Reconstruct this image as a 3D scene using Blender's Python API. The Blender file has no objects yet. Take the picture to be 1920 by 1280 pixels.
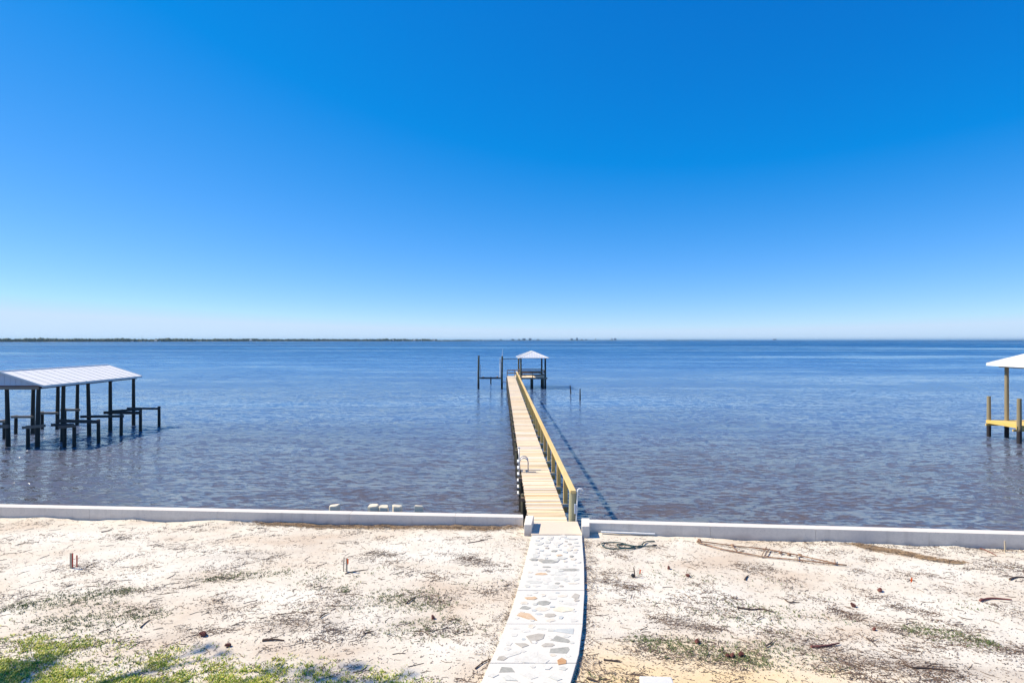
import bpy, math, random
from math import radians, sin, cos, pi
from mathutils import Vector, noise as mnoise
random.seed(11)
R = random.Random(5)
SC = bpy.context.scene
COL = SC.collection

# ------------------------------------------------------------------ camera
CAMZ = 5.6
F = 1066.7                      # focal length in photo pixels (20 mm on 36 mm)
cam_d = bpy.data.cameras.new('camera'); cam = bpy.data.objects.new('camera', cam_d); COL.objects.link(cam)
cam.location = (0, 0, CAMZ); cam.rotation_euler = (radians(90), 0, 0)
cam_d.lens = 20.0; cam_d.sensor_width = 36.0; cam_d.shift_y = -3.0 / 1920
cam_d.clip_start = 0.1; cam_d.clip_end = 120000
SC.camera = cam

# ------------------------------------------------------------------ sky + sun
SUN_EL, SUN_AZ = radians(47), radians(10)       # azimuth: degrees forward of due left
sund = Vector((-cos(SUN_EL) * cos(SUN_AZ), cos(SUN_EL) * sin(SUN_AZ), sin(SUN_EL)))
w = bpy.data.worlds.new('World'); SC.world = w; w.use_nodes = True
nt = w.node_tree; nt.nodes.clear()
sky = nt.nodes.new('ShaderNodeTexSky'); sky.sky_type = 'NISHITA'; sky.sun_disc = False
sky.sun_elevation = SUN_EL
sky.sun_rotation = math.atan2(sund.x, sund.y)
sky.altitude = 0; sky.air_density = 0.6; sky.dust_density = 0.0; sky.ozone_density = 8.0
# one colour grade over the whole sky (deep polarised blue of the photograph's camera profile)
sep = nt.nodes.new('ShaderNodeSeparateColor'); cmb = nt.nodes.new('ShaderNodeCombineColor')
nt.links.new(sky.outputs[0], sep.inputs[0])
def wmath(op, a, b, clamp=False):
    o = nt.nodes.new('ShaderNodeMath'); o.operation = op; o.use_clamp = clamp
    nt.links.new(a, o.inputs[0]); o.inputs[1].default_value = b; return o.outputs[0]
gr_ = wmath('MINIMUM', wmath('MAXIMUM', wmath('MULTIPLY', wmath('SUBTRACT', wmath('MULTIPLY', sep.outputs[0], .1), .07), 1.35), .002), .45)
gg_ = wmath('MINIMUM', wmath('MULTIPLY', wmath('POWER', wmath('MULTIPLY', sep.outputs[1], .1), .85), .96), .585)
gb_ = wmath('MINIMUM', wmath('MULTIPLY', wmath('POWER', wmath('MULTIPLY', sep.outputs[2], .1), .52), 1.0), .745)
for i_, g_ in enumerate((gr_, gg_, gb_)): nt.links.new(wmath('MULTIPLY', g_, 10.0), cmb.inputs[i_])
bg = nt.nodes.new('ShaderNodeBackground'); bg.inputs['Strength'].default_value = 0.1
wo = nt.nodes.new('ShaderNodeOutputWorld')
nt.links.new(cmb.outputs[0], bg.inputs['Color']); nt.links.new(bg.outputs[0], wo.inputs[0])
sl = bpy.data.lights.new('sun', 'SUN'); sl.energy = 5.0; sl.angle = radians(0.53); sl.color = (1.0, 0.90, 0.73)
so = bpy.data.objects.new('sun', sl); COL.objects.link(so); so.location = (-20, 5, 30)
so.rotation_euler = sund.to_track_quat('Z', 'Y').to_euler()
SC.view_settings.view_transform = 'Standard'; SC.view_settings.look = 'None'
SC.view_settings.exposure = 0.45; SC.view_settings.gamma = 1.0; SC.view_settings.use_curve_mapping = False
SC.render.engine = 'CYCLES'
SC.cycles.max_bounces = 6; SC.cycles.use_denoising = True

# ------------------------------------------------------------------ helpers
WZ = -1.68                                     # water level (sand is z = 0)
def px(x, y, z=0.0):
    """point of the plane z seen at photo pixel (x, y): used to survey real positions"""
    D = F * (CAMZ - z) / (y - 637.0)
    return Vector(((x - 960) * D / F, D, z))
def at(x, D, z=0.0):
    return Vector(((x - 960) * D / F, D, z))

class MB:
    def __init__(s): s.v = []; s.f = []
    def add(s, vs, fs):
        n = len(s.v); s.v += [tuple(v) for v in vs]; s.f += [tuple(i + n for i in f) for f in fs]
    def box(s, x0, x1, y0, y1, z0, z1):
        s.add([(x0,y0,z0),(x1,y0,z0),(x1,y1,z0),(x0,y1,z0),(x0,y0,z1),(x1,y0,z1),(x1,y1,z1),(x0,y1,z1)],
              [(0,3,2,1),(4,5,6,7),(0,1,5,4),(1,2,6,5),(2,3,7,6),(3,0,4,7)]); return s
    def beam(s, p, q, wd, ht, up=(0,0,1)):
        """box from p to q, wd across, ht along up"""
        p = Vector(p); q = Vector(q); d = (q - p).normalized(); up = Vector(up)
        sd = d.cross(up)
        if sd.length < 1e-4: sd = d.cross(Vector((0,1,0)))
        sd.normalize(); u = sd.cross(d).normalized()
        a, b = sd * wd / 2, u * ht / 2
        s.add([p-a-b,p+a-b,p+a+b,p-a+b,q-a-b,q+a-b,q+a+b,q-a+b],
              [(0,1,2,3),(7,6,5,4),(0,4,5,1),(1,5,6,2),(2,6,7,3),(3,7,4,0)]); return s
    def tube(s, pts, rad, n=8, cap=True, jit=0):
        pts = [Vector(p) for p in pts]; m = len(pts)
        if not isinstance(rad, (list, tuple)): rad = [rad] * m
        n0 = len(s.v); ref = None
        for i, p in enumerate(pts):
            d = (pts[min(i+1, m-1)] - pts[max(i-1, 0)]).normalized()
            if ref is None:
                ref = Vector((1,0,0)) if abs(d.x) < .8 else Vector((0,1,0))
            a = (ref - d * ref.dot(d)).normalized(); b = d.cross(a); ref = a
            for k in range(n):
                t = 2 * pi * k / n; r = rad[i] * (1 + R.uniform(-jit, jit))
                s.v.append(tuple(p + a * cos(t) * r + b * sin(t) * r))
        for i in range(m - 1):
            for k in range(n):
                k2 = (k + 1) % n
                s.f.append((n0+i*n+k, n0+i*n+k2, n0+(i+1)*n+k2, n0+(i+1)*n+k))
        if cap:
            s.f.append(tuple(n0 + k for k in range(n))[::-1]); s.f.append(tuple(n0+(m-1)*n+k for k in range(n)))
        return s
    def prism(s, poly, z0, z1, inset=0.0):
        n = len(poly); c = [sum(p[0] for p in poly)/n, sum(p[1] for p in poly)/n]
        top = [(p[0] + (c[0]-p[0])*inset, p[1] + (c[1]-p[1])*inset) for p in poly]
        s.add([(p[0], p[1], z0) for p in poly] + [(p[0], p[1], z1) for p in top],
              [tuple(range(n))[::-1], tuple(range(n, 2*n))] + [(i, (i+1) % n, n+(i+1) % n, n+i) for i in range(n)]); return s
    def mesh(s, name, off=(0,0,0), smooth=False):
        me = bpy.data.meshes.new(name)
        me.from_pydata([(v[0]-off[0], v[1]-off[1], v[2]-off[2]) for v in s.v], [], s.f)
        me.update()
        if smooth:
            me.polygons.foreach_set('use_smooth', [True] * len(me.polygons))
        return me

ORG = {}
def tag(o, label=None, cat=None, group=None, kind=None):
    if label: o['label'] = label
    if cat: o['category'] = cat
    if group: o['group'] = group
    if kind: o['kind'] = kind
    return o
def thing(name, loc, label, cat, group=None):
    o = bpy.data.objects.new(name, None); COL.objects.link(o); o.location = loc; o.empty_display_size = .3
    ORG[o.name] = Vector(loc)
    return tag(o, label, cat, group)
def obj(name, mb, mat, parent=None, origin=None, smooth=False, bevel=0):
    """one mesh object; MB coordinates are world coordinates"""
    po = ORG[parent.name] if parent else Vector((0, 0, 0))
    if origin is None: origin = po
    origin = Vector(origin)
    o = bpy.data.objects.new(name, mb.mesh(name, origin, smooth)); COL.objects.link(o)
    o.data.materials.append(mat)
    if parent: o.parent = parent
    o.location = origin - po; ORG[o.name] = origin
    if bevel:
        m = o.modifiers.new('bevel', 'BEVEL'); m.width = bevel; m.segments = 2; m.limit_method = 'ANGLE'
    return o

# ------------------------------------------------------------------ materials
class NM:
    def __init__(s, name):
        s.m = bpy.data.materials.new(name); s.m.use_nodes = True; s.t = s.m.node_tree; s.t.nodes.clear()
        s.out = s.n('ShaderNodeOutputMaterial'); s.b = s.n('ShaderNodeBsdfPrincipled'); s.l(s.b.outputs[0], s.out.inputs[0])
        s.b.inputs['Roughness'].default_value = .8
    def n(s, t, **k):
        o = s.t.nodes.new(t)
        for a, v in k.items(): setattr(o, a, v)
        return o
    def l(s, a, b): s.t.links.new(a, b)
    def val(s, sock, v):
        if hasattr(v, 'is_linked') or hasattr(v, 'links'): s.l(v, sock)
        else: sock.default_value = v
    def math(s, op, a, b=0.0, c=0.0, clamp=False):
        o = s.n('ShaderNodeMath', operation=op, use_clamp=clamp)
        s.val(o.inputs[0], a); s.val(o.inputs[1], b); s.val(o.inputs[2], c); return o.outputs[0]
    def vmath(s, op, a, b=(0,0,0)):
        o = s.n('ShaderNodeVectorMath', operation=op); s.val(o.inputs[0], a); s.val(o.inputs[1], b); return o.outputs[0]
    def pos(s): return s.n('ShaderNodeNewGeometry').outputs['Position']
    def noise(s, vec, scale, detail=4, rough=.55, col=False):
        o = s.n('ShaderNodeTexNoise'); s.l(vec, o.inputs['Vector']); o.inputs['Scale'].default_value = scale
        o.inputs['Detail'].default_value = detail; o.inputs['Roughness'].default_value = rough
        return o.outputs['Color' if col else 'Fac']
    def ramp(s, fac, stops, interp='LINEAR'):
        o = s.n('ShaderNodeValToRGB'); o.color_ramp.interpolation = interp
        e = o.color_ramp.elements
        while len(e) < len(stops): e.new(.5)
        for i, (p, c) in enumerate(stops):
            e[i].position = p; e[i].color = (*c, 1) if len(c) == 3 else c
        s.l(fac, o.inputs[0]); return o.outputs[0]
    def mix(s, fac, a, b, mode='MIX'):
        o = s.n('ShaderNodeMix', data_type='RGBA', blend_type=mode)
        s.val(o.inputs[0], fac)
        for k, v in ((6, a), (7, b)):
            if isinstance(v, tuple): o.inputs[k].default_value = (*v, 1) if len(v) == 3 else v
            else: s.l(v, o.inputs[k])
        return o.outputs[2]
    def col(s, c):
        if isinstance(c, tuple): s.b.inputs['Base Color'].default_value = (*c, 1)
        else: s.l(c, s.b.inputs['Base Color'])
        return s
    def rough(s, r): s.val(s.b.inputs['Roughness'], r); return s
    def bump(s, h, strength=.4, dist=.02):
        o = s.n('ShaderNodeBump'); o.inputs['Strength'].default_value = strength; o.inputs['Distance'].default_value = dist
        s.l(h, o.inputs['Height']); s.l(o.outputs[0], s.b.inputs['Normal']); return s
    def rnd(s):
        a = s.n('ShaderNodeObjectInfo').outputs['Random']; b = s.n('ShaderNodeNewGeometry').outputs['Random Per Island']
        return s.math('FRACT', s.math('ADD', a, b))

def mat_wood(name, stops, along='X', fine=40, rough=.75, wet=None):
    m = NM(name); p = m.pos()
    sc = {'X': (1.3, fine, fine), 'Y': (fine, 1.3, fine), 'Z': (fine, fine, 1.3)}[along]
    v = m.vmath('MULTIPLY', p, sc)
    g = m.noise(v, 1.0, 5, .6); big = m.noise(p, 1.7, 3)
    base = m.ramp(m.rnd(), stops)
    c = m.mix(m.math('MULTIPLY', m.math('SUBTRACT', g, .42, clamp=True), 1.6, clamp=True), base, m.mix(1.0, base, (.62, .55, .47), 'MULTIPLY'))
    c = m.mix(m.math('MULTIPLY', m.math('SUBTRACT', big, .52, clamp=True), 2.0, clamp=True), c, m.mix(1.0, c, (.78, .76, .76), 'MULTIPLY'))
    if wet:                                   # tide-stained foot of a pile
        z0, z1, wc = wet
        sep = m.n('ShaderNodeSeparateXYZ'); m.l(p, sep.inputs[0])
        zz = m.math('ADD', sep.outputs[2], m.math('MULTIPLY', m.math('SUBTRACT', m.noise(p, 5, 3), .5), .5))
        f = m.n('ShaderNodeMapRange'); f.inputs[1].default_value = z1; f.inputs[2].default_value = z0
        m.l(zz, f.inputs[0]); c = m.mix(f.outputs[0], c, wc)
    m.col(c).rough(rough).bump(g, .35, .01)
    return m.m
def mat_plain(name, c, rough=.6, var=.15, scale=6, metallic=0, bump=.1):
    m = NM(name); p = m.pos(); g = m.noise(p, scale, 5)
    m.col(m.mix(g, tuple(x * (1 - var) for x in c), tuple(min(1, x * (1 + var)) for x in c))).rough(rough)
    m.b.inputs['Metallic'].default_value = metallic
    if bump: m.bump(g, bump, .01)
    return m.m

M = {}
M['plank'] = mat_wood('deck_plank_wood', [(0, (.70,.49,.23)), (.18, (.86,.69,.44)), (.38, (.88,.78,.62)), (.55, (.74,.52,.25)), (.70, (.84,.75,.62)), (.84, (.58,.48,.38)), (.93, (.80,.62,.36)), (1, (.40,.31,.24))], 'X', 45)
M['rail'] = mat_wood('rail_yellow_wood', [(0, (.70,.48,.17)), (.5, (.76,.55,.23)), (1, (.66,.45,.16))], 'Y', 50)
M['railpost'] = mat_wood('rail_post_wood', [(0, (.66,.43,.12)), (.5, (.70,.50,.17)), (1, (.60,.40,.14))], 'Z', 50)
M['newdock'] = mat_wood('new_dock_wood', [(0, (.74,.50,.13)), (.5, (.78,.58,.20)), (1, (.70,.48,.14))], 'X', 40)
M['pile_new'] = mat_wood('tan_pile_wood', [(0, (.30,.25,.15)), (1, (.24,.19,.11))], 'Z', 30, wet=(-.85, -.55, (.022,.017,.02)))
M['pile_dark'] = mat_wood('creosote_pile_wood', [(0, (.016,.018,.015)), (1, (.026,.026,.022))], 'Z', 30, rough=.6)
M['pile_green'] = mat_wood('green_pile_wood', [(0, (.12,.12,.075)), (1, (.09,.085,.055))], 'Z', 30, wet=(-1.1, -.4, (.02,.016,.014)))
M['pile_end'] = mat_wood('treated_pile_wood', [(0, (.33,.31,.18)), (1, (.38,.36,.22))], 'Z', 25)
M['grey_wood'] = mat_wood('weathered_grey_wood', [(0, (.17,.12,.09)), (.5, (.24,.18,.14)), (1, (.14,.10,.08))], 'X', 40)
M['dark_wood'] = mat_wood('dark_beam_wood', [(0, (.045,.04,.04)), (1, (.07,.06,.06))], 'X', 40)
M['tan_wood'] = mat_wood('tan_beam_wood', [(0, (.34,.26,.19)), (1, (.28,.21,.16))], 'X', 40)
M['stake'] = mat_wood('stake_wood', [(0, (.52,.45,.33)), (1, (.44,.36,.26))], 'Z', 60)
M['bark'] = mat_wood('bark', [(0, (.09,.055,.04)), (.5, (.13,.085,.06)), (1, (.07,.05,.045))], 'X', 50, rough=.9)
M['redbark'] = mat_wood('red_bark', [(0, (.24,.08,.06)), (1, (.18,.065,.05))], 'X', 50, rough=.8)
M['white'] = mat_plain('white_plastic', (.80,.80,.78), .45, .04, 9, bump=0)
M['grey_metal'] = mat_plain('grey_aluminium', (.50,.50,.53), .42, .1, 9, .6, bump=0)
M['roof'] = mat_plain('white_metal_roofing', (.82,.79,.74), .6, .05, .9, bump=.03)
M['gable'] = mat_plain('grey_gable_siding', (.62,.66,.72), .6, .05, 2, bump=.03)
M['black'] = mat_plain('black_rubber', (.015,.015,.02), .5, .2, 30)
M['orange'] = mat_plain('orange_flagging', (.90,.13,.01), .5, .1, 20, bump=0)
M['red'] = mat_plain('red_marker_paint', (.55,.06,.03), .6, .1, 20, bump=0)
M['hose'] = mat_plain('dark_green_hose', (.02,.06,.055), .4, .3, 20)
M['rust'] = NM('rusty_pole')
_r = M['rust']; _p = _r.pos(); _g = _r.noise(_p, 5, 4)
_r.col(_r.ramp(_g, [(.35, (.16,.11,.08)), (.48, (.30,.16,.09)), (.58, (.40,.30,.20)), (.72, (.40,.13,.07))])).rough(.85).bump(_r.noise(_p, 60, 3), .4, .01); M['rust'] = _r.m

def mat_concrete(name, c, stain=True):
    m = NM(name); p = m.pos()
    n1 = m.noise(p, 1.3, 5, .6); n2 = m.noise(p, 14, 5, .6)
    v = m.vmath('MULTIPLY', p, (3.2, 3.2, .25)); n3 = m.noise(v, 1.5, 5, .65)
    col = m.mix(n1, tuple(x * .92 for x in c), c)
    if stain:
        col = m.mix(m.math('MULTIPLY', m.math('SUBTRACT', n3, .53, clamp=True), 2.4, clamp=True), col, (.55, .48, .41))
        sep = m.n('ShaderNodeSeparateXYZ'); m.l(p, sep.inputs[0])
        zz = m.math('ADD', sep.outputs[2], m.math('MULTIPLY', m.math('SUBTRACT', m.noise(p, 3.5, 5, .65), .5), .35))
        f = m.n('ShaderNodeMapRange'); f.inputs[1].default_value = .16; f.inputs[2].default_value = -.06; m.l(zz, f.inputs[0])
        col = m.mix(m.math('MULTIPLY', f.outputs[0], .7), col, (.26, .22, .21))
        sp = m.math('GREATER_THAN', m.noise(p, 22, 2), .72)
        col = m.mix(m.math('MULTIPLY', sp, .5), col, (.15, .13, .13))
    col = m.mix(m.math('MULTIPLY', m.math('SUBTRACT', n2, .35, clamp=True), .5), col, (.35, .31, .27))
    m.col(col).rough(.85).bump(n2, .25, .008); return m.m
M['wall'] = mat_concrete('painted_seawall', (.80,.72,.62))
M['slab'] = mat_concrete('tan_concrete', (.72,.60,.46), False)
M['block'] = mat_concrete('pale_concrete_block', (.66,.65,.62), False)
M['stump'] = mat_concrete('pale_pile_cap', (.78,.68,.50), False)
M['mortar'] = mat_concrete('white_mortar', (.71,.67,.59), False)

STAINS = [(1500, 1208, 1.0, .28, -.1, .6), (1650, 1238, 1.5, .42, -.25, .62), (1800, 1252, 1.3, .35, -.25, .5), (1290, 1172, 1.0, .25, -.2, .5), (1190, 1188, .7, .2, 0, .4),
          (570, 1170, 1.0, .35, .2, .45), (780, 1165, .9, .3, .3, .35), (450, 1040, 1.6, .3, .25, .3), (1880, 1210, .8, .25, -.3, .5), (880, 1052, .55, .22, 0, .5), (330, 1190, .7, .2, .1, .3)]
def mat_sand():
    m = NM('white_sand'); p = m.pos()
    mp = m.vmath('MULTIPLY', p, (.55, 1.0, 1.0))
    n1 = m.noise(mp, .45, 5, .6); n2 = m.noise(mp, 1.6, 5, .65); n3 = m.noise(mp, 7, 5, .7); n4 = m.noise(p, 45, 3, .7)
    c = m.ramp(n1, [(.34, (.59,.48,.36)), (.46, (.67,.59,.47)), (.60, (.73,.67,.56))])
    c = m.mix(m.math('MULTIPLY', m.math('SUBTRACT', n2, .55, clamp=True), 3.0, clamp=True), c, (.64,.52,.39))
    # soil-stained grey-brown wisps
    st = m.math('MULTIPLY', m.math('SUBTRACT', n3, .56, clamp=True), 3.5, clamp=True)
    st = m.math('MULTIPLY', st, m.math('MULTIPLY', m.math('SUBTRACT', n2, .40, clamp=True), 3.2, clamp=True))
    c = m.mix(st, c, (.27,.20,.16))
    # yellow builder's sand spilled beside the path foot
    sub = m.n('ShaderNodeVectorMath', operation='DISTANCE'); m.l(m.vmath('MULTIPLY', p, (.62, 1, 0)), sub.inputs[0]); sub.inputs[1].default_value = (3.0*.62, 8.3, 0)
    d = m.math('ADD', sub.outputs['Value'], m.math('MULTIPLY', m.math('SUBTRACT', n2, .5), 2.2))
    f = m.n('ShaderNodeMapRange'); f.inputs[1].default_value = 2.7; f.inputs[2].default_value = 1.1; m.l(d, f.inputs[0])
    c = m.mix(m.math('MULTIPLY', f.outputs[0], .85), c, (.72,.52,.26))
    c = m.mix(m.math('MULTIPLY', m.math('SUBTRACT', n4, .5, clamp=True), 1.1), c, (.38,.31,.26))
    for (ex_, ey_, rx_, ry_, rot_, amt) in STAINS:
        mp_ = m.n('ShaderNodeMapping'); mp_.vector_type = 'TEXTURE'
        g_ = px(ex_, ey_); mp_.inputs['Location'].default_value = (g_.x, g_.y, 0); mp_.inputs['Rotation'].default_value = (0, 0, rot_); mp_.inputs['Scale'].default_value = (rx_, ry_, 1000)
        m.l(p, mp_.inputs['Vector'])
        ln = m.n('ShaderNodeVectorMath', operation='LENGTH'); m.l(mp_.outputs[0], ln.inputs[0])
        d_ = m.math('ADD', ln.outputs['Value'], m.math('MULTIPLY', m.math('SUBTRACT', m.noise(mp, 3.5, 6, .7), .5), 2.6))
        f_ = m.n('ShaderNodeMapRange'); f_.inputs[1].default_value = 1.15; f_.inputs[2].default_value = .2; m.l(d_, f_.inputs[0])
        c = m.mix(m.math('MULTIPLY', f_.outputs[0], amt * .72), c, (.27, .205, .155))
    h = m.math('ADD', m.math('MULTIPLY', n3, 1.0), m.math('MULTIPLY', n4, .35))
    m.col(c).rough(.95).bump(h, .5, .05); return m.m
M['sand'] = mat_sand()

def mat_water():
    m = NM('bay_water'); p = m.pos()
    def slopes(sc, scale, amp, det=2, rot=0):
        mp = m.n('ShaderNodeMapping'); mp.inputs['Rotation'].default_value = (0, 0, radians(rot)); mp.inputs['Scale'].default_value = sc
        m.l(p, mp.inputs['Vector'])
        c = m.noise(mp.outputs[0], scale, det, .5, True)
        return m.vmath('MULTIPLY', m.vmath('SUBTRACT', c, (.5,.5,.5)), (amp * .6, amp, 0))
    s1 = slopes((.36, 1, 1), 5.2, 1.75, 3, 8)        # chop ~0.4-0.8 m
    s2 = slopes((.45, 1, 1), 16.0, .9, 2, -10)        # ripples
    s3 = slopes((.3, 1, 1), 1.0, .75, 3, -7)         # longer waves
    ss = m.vmath('ADD', m.vmath('ADD', s1, s2), s3)
    # cat's paws and slicks: wind roughness varies in long streaks
    mp = m.n('ShaderNodeMapping'); mp.inputs['Scale'].default_value = (.0012, .020, 1); m.l(p, mp.inputs['Vector'])
    a = m.noise(mp.outputs[0], 1.0, 4, .6)
    mp2 = m.n('ShaderNodeMapping'); mp2.inputs['Scale'].default_value = (.03, .09, 1); mp2.inputs['Rotation'].default_value = (0, 0, radians(8)); m.l(p, mp2.inputs['Vector'])
    b = m.noise(mp2.outputs[0], 1.0, 3, .6)
    k = m.n('ShaderNodeMapRange'); k.inputs[1].default_value = .37; k.inputs[2].default_value = .50; k.inputs[3].default_value = .28; k.inputs[4].default_value = 1.1; m.l(a, k.inputs[0])
    k2 = m.n('ShaderNodeMapRange'); k2.inputs[1].default_value = .35; k2.inputs[2].default_value = .65; k2.inputs[3].default_value = .6; k2.inputs[4].default_value = 1.35; m.l(b, k2.inputs[0])
    kk = m.math('MULTIPLY', k.outputs[0], k2.outputs[0])
    sc = m.n('ShaderNodeVectorMath', operation='SCALE'); m.l(ss, sc.inputs[0]); m.l(kk, sc.inputs['Scale'])
    nrm = m.vmath('NORMALIZE', m.vmath('ADD', sc.outputs[0], (0, 0, 1)))
    m.l(nrm, m.b.inputs['Normal'])
    # turbid lilac-brown shallows by the wall, clear deep water farther out
    sp = m.n('ShaderNodeSeparateXYZ'); m.l(p, sp.inputs[0])
    dist = m.math('ADD', sp.outputs[1], m.math('MULTIPLY', m.math('SUBTRACT', m.noise(m.vmath('MULTIPLY', p, (.03, .06, 1)), 1.0, 3), .5), 26))
    lg = m.math('DIVIDE', m.math('LOGARITHM', m.math('MAXIMUM', dist, 10.0), 10.0), 4.0)
    m.col(m.ramp(lg, [(.31, (.118,.095,.082)), (.375, (.115,.118,.145)), (.44, (.092,.145,.255)), (.55, (.06,.145,.30)), (.66, (.010,.075,.20)), (.85, (.002,.045,.14))]))
    rg = m.n('ShaderNodeMapRange'); rg.inputs[1].default_value = .40; rg.inputs[2].default_value = .70; rg.inputs[3].default_value = .08; rg.inputs[4].default_value = .38; m.l(lg, rg.inputs[0]); m.rough(m.math('MULTIPLY', rg.outputs[0], kk))
    m.b.inputs['Subsurface Weight'].default_value = 1.0; m.b.inputs['Subsurface Radius'].default_value = (1.0, .9, .8); m.b.inputs['Subsurface Scale'].default_value = .9
    m.b.inputs['IOR'].default_value = 1.333
    return m.m
M['water'] = mat_water()

# ------------------------------------------------------------------ setting: walls' line, sand, water
def wall_y(x):
    """landward foot of the seawall"""
    return 16.9 - .054 * (x - .34) if x < 1.2 else 16.42 - .111 * (x - 2.2)
def sandz(x, y):
    h = .05 * mnoise.noise(Vector((x * .35, y * .5, 3.1))) + .022 * mnoise.noise(Vector((x * 1.3, y * 2.0, 7.7))) + .010 * mnoise.noise(Vector((x * 4, y * 6, 1.2)))
    dw = wall_y(x) - y                              # sand heaped unevenly against the seawall
    if dw < .7: h += max(0, 1 - max(dw, 0) / .7) ** 2 * (.05 + .07 * mnoise.noise(Vector((x * .8, 5.5, 0))) + .03 * mnoise.noise(Vector((x * 3.1, 1.5, 0))))
    return h - .015
LP = [(-2.6, 5.5), (-1.75, 7.0), (-.98, 8.3), (-.508, 9.19), (-.244, 10.4), (0, 11.75), (.255, 13.59), (.47, 15.43), (.568, 16.19)]
RP = [(-1.2, 5.5), (-.33, 7.0), (.47, 8.3), (.943, 9.19), (1.18, 10.05), (1.37, 11.05), (1.59, 12.5), (1.77, 13.97), (1.99, 16.19)]
def interp(tab, y):
    for (xa, ya), (xb, yb) in zip(tab, tab[1:]):
        if y <= yb: return xa + (xb - xa) * (y - ya) / (yb - ya)
    return tab[-1][0]

def make_sand():
    xs = [-70, -45, -32] + [-26 + .26 * i for i in range(200)] + [32, 45, 70]
    vs = [-40, -25, -12, -4, 1, 4, 6] + [7 + (10.0) * i / 96 for i in range(97)]
    V, Fc = [], []
    nx = len(xs)
    for v in vs:
        for x in xs:
            wy = wall_y(x) + .12
            y = v if v <= 7 else 7 + (v - 7) / 10.0 * (wy - 7)
            z = sandz(x, y)
            if v > 6 and -3 < x < 4:                       # level the sand into the path bed
                l, r = interp(LP, y), interp(RP, y); d = max(l - x, x - r, 0)
                z = -.03 if d == 0 else -.02 + (z + .02) * min(1, d / .6)
            V.append((x, y, z))
    for j in range(len(vs) - 1):
        for i in range(nx - 1):
            Fc.append((j*nx+i, j*nx+i+1, (j+1)*nx+i+1, (j+1)*nx+i))
    mb = MB(); mb.v = V; mb.f = Fc
    return tag(obj('sand_ground', mb, M['sand'], smooth=True), 'white sandy yard strewn with twigs behind the seawall', 'sand', kind='structure')
make_sand()
mb = MB()
ys = [2, 60, 300, 1500, 7000, 32000]; xw = [110, 170, 600, 2600, 11000, 48000]
for y, x in zip(ys, xw): mb.v += [(-x, y, WZ), (x, y, WZ)]
for i in range(5): mb.f.append((2*i, 2*i+1, 2*i+3, 2*i+2))
tag(obj('bay_water', mb, M['water']), 'rippled blue brown bay water reaching to the horizon', 'water', kind='structure')

# ------------------------------------------------------------------ seawalls
def seawall(label, xa, xb, post_x, joints, h):
    s = thing('seawall', (post_x, wall_y(post_x), 0), label, 'wall', 'white seawall on both sides of the path')
    th = .30
    cuts = [xa] + joints + [xb]
    for a, b in zip(cuts, cuts[1:]):
        g = .001
        A, B = a + g, b - g
        ya, yb = wall_y(A), wall_y(B)
        za, zb = h(A), h(B)
        mb = MB()
        prof = lambda x, y, z: [(x, y, -3.2), (x, y, z), (x, y + th, z), (x, y + th, -3.2)]
        mb.add(prof(A, ya, za) + prof(B, yb, zb), [(0,4,5,1),(1,5,6,2),(2,6,7,3),(0,1,2,3),(7,6,5,4),(0,3,7,4)])
        obj('wall_section', mb, M['wall'], s, bevel=.012)
    return s
hl = lambda x: .33 + .0035 * (-x) if x < 0 else .33
sw1 = seawall('long white seawall left of the path with stumps behind', -70, .335, .3, [-46, -31, -22.5, -17.2, -13.1, -9.0, -4.9, -1.7], hl)
hr = lambda x: .33 + .008 * (x - 2)
sw2 = seawall('long white seawall right of the path with hose before it', 2.21, 70, 2.3, [5.6, 8.4, 11.3, 15.2, 22, 34, 50], hr)
mb = MB(); mb.add([(.345,16.3,-.3),(.56,16.3,-.3),(.66,17.16,-.3),(.42,17.16,-.3),(.345,16.3,.31),(.56,16.3,.31),(.66,17.16,.31),(.42,17.16,.31)],
                  [(0,3,2,1),(4,5,6,7),(0,1,5,4),(1,2,6,5),(2,3,7,6),(3,0,4,7)])
mb.v = [(v[0], v[1], v[2] if v[2] > 0 else -2.6) for v in mb.v]
obj('end_post', mb, M['wall'], sw1, bevel=.015)
mb = MB(); mb.add([(1.975,16.12,-2.6),(2.2,16.12,-2.6),(2.30,16.86,-2.6),(2.06,16.86,-2.6),(1.975,16.12,.325),(2.2,16.12,.325),(2.30,16.86,.325),(2.06,16.86,.325)],
                  [(0,3,2,1),(4,5,6,7),(0,1,5,4),(1,2,6,5),(2,3,7,6),(3,0,4,7)])
obj('end_post', mb, M['wall'], sw2, bevel=.015)
mb = MB(); mb.box(.545, 2.0, 16.2, 17.36, -2.6, .07)
tag(obj('landing_slab', mb, M['slab'], bevel=.012), 'tan concrete landing slab between the seawall end posts', 'slab', kind='structure')

# ------------------------------------------------------------------ stone path
def path_poly(y0, y1, z0, z1):
    ysn = sorted({y0, y1} | {p[1] for p in LP + RP if y0 < p[1] < y1})
    return [(interp(LP, y), y) for y in ysn][::-1] + [(interp(RP, y), y) for y in ysn]
PZ = .055
mb = MB(); mb.prism(path_poly(5.5, 16.19, 0, 0), -.25, PZ - .02)
path = tag(obj('path', mb, M['mortar']), 'curved white flagstone path leading to the pier', 'path', kind='structure')
joints = [5.5, 6.9, 8.15, 9.77, px(1020, 1169, PZ).y, px(1020, 1106, PZ).y, px(1040, 1055, PZ).y, 16.188]
slabs = []
for i, (a, b) in enumerate(zip(joints, joints[1:])):
    g = .007
    mb = MB(); mb.prism(path_poly(a + g, b - g, 0, 0), PZ - .06, PZ + R.uniform(-.004, .004), 0)
    slabs.append((a, b, obj('slab', mb, M['mortar'], path, bevel=.006)))
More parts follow.
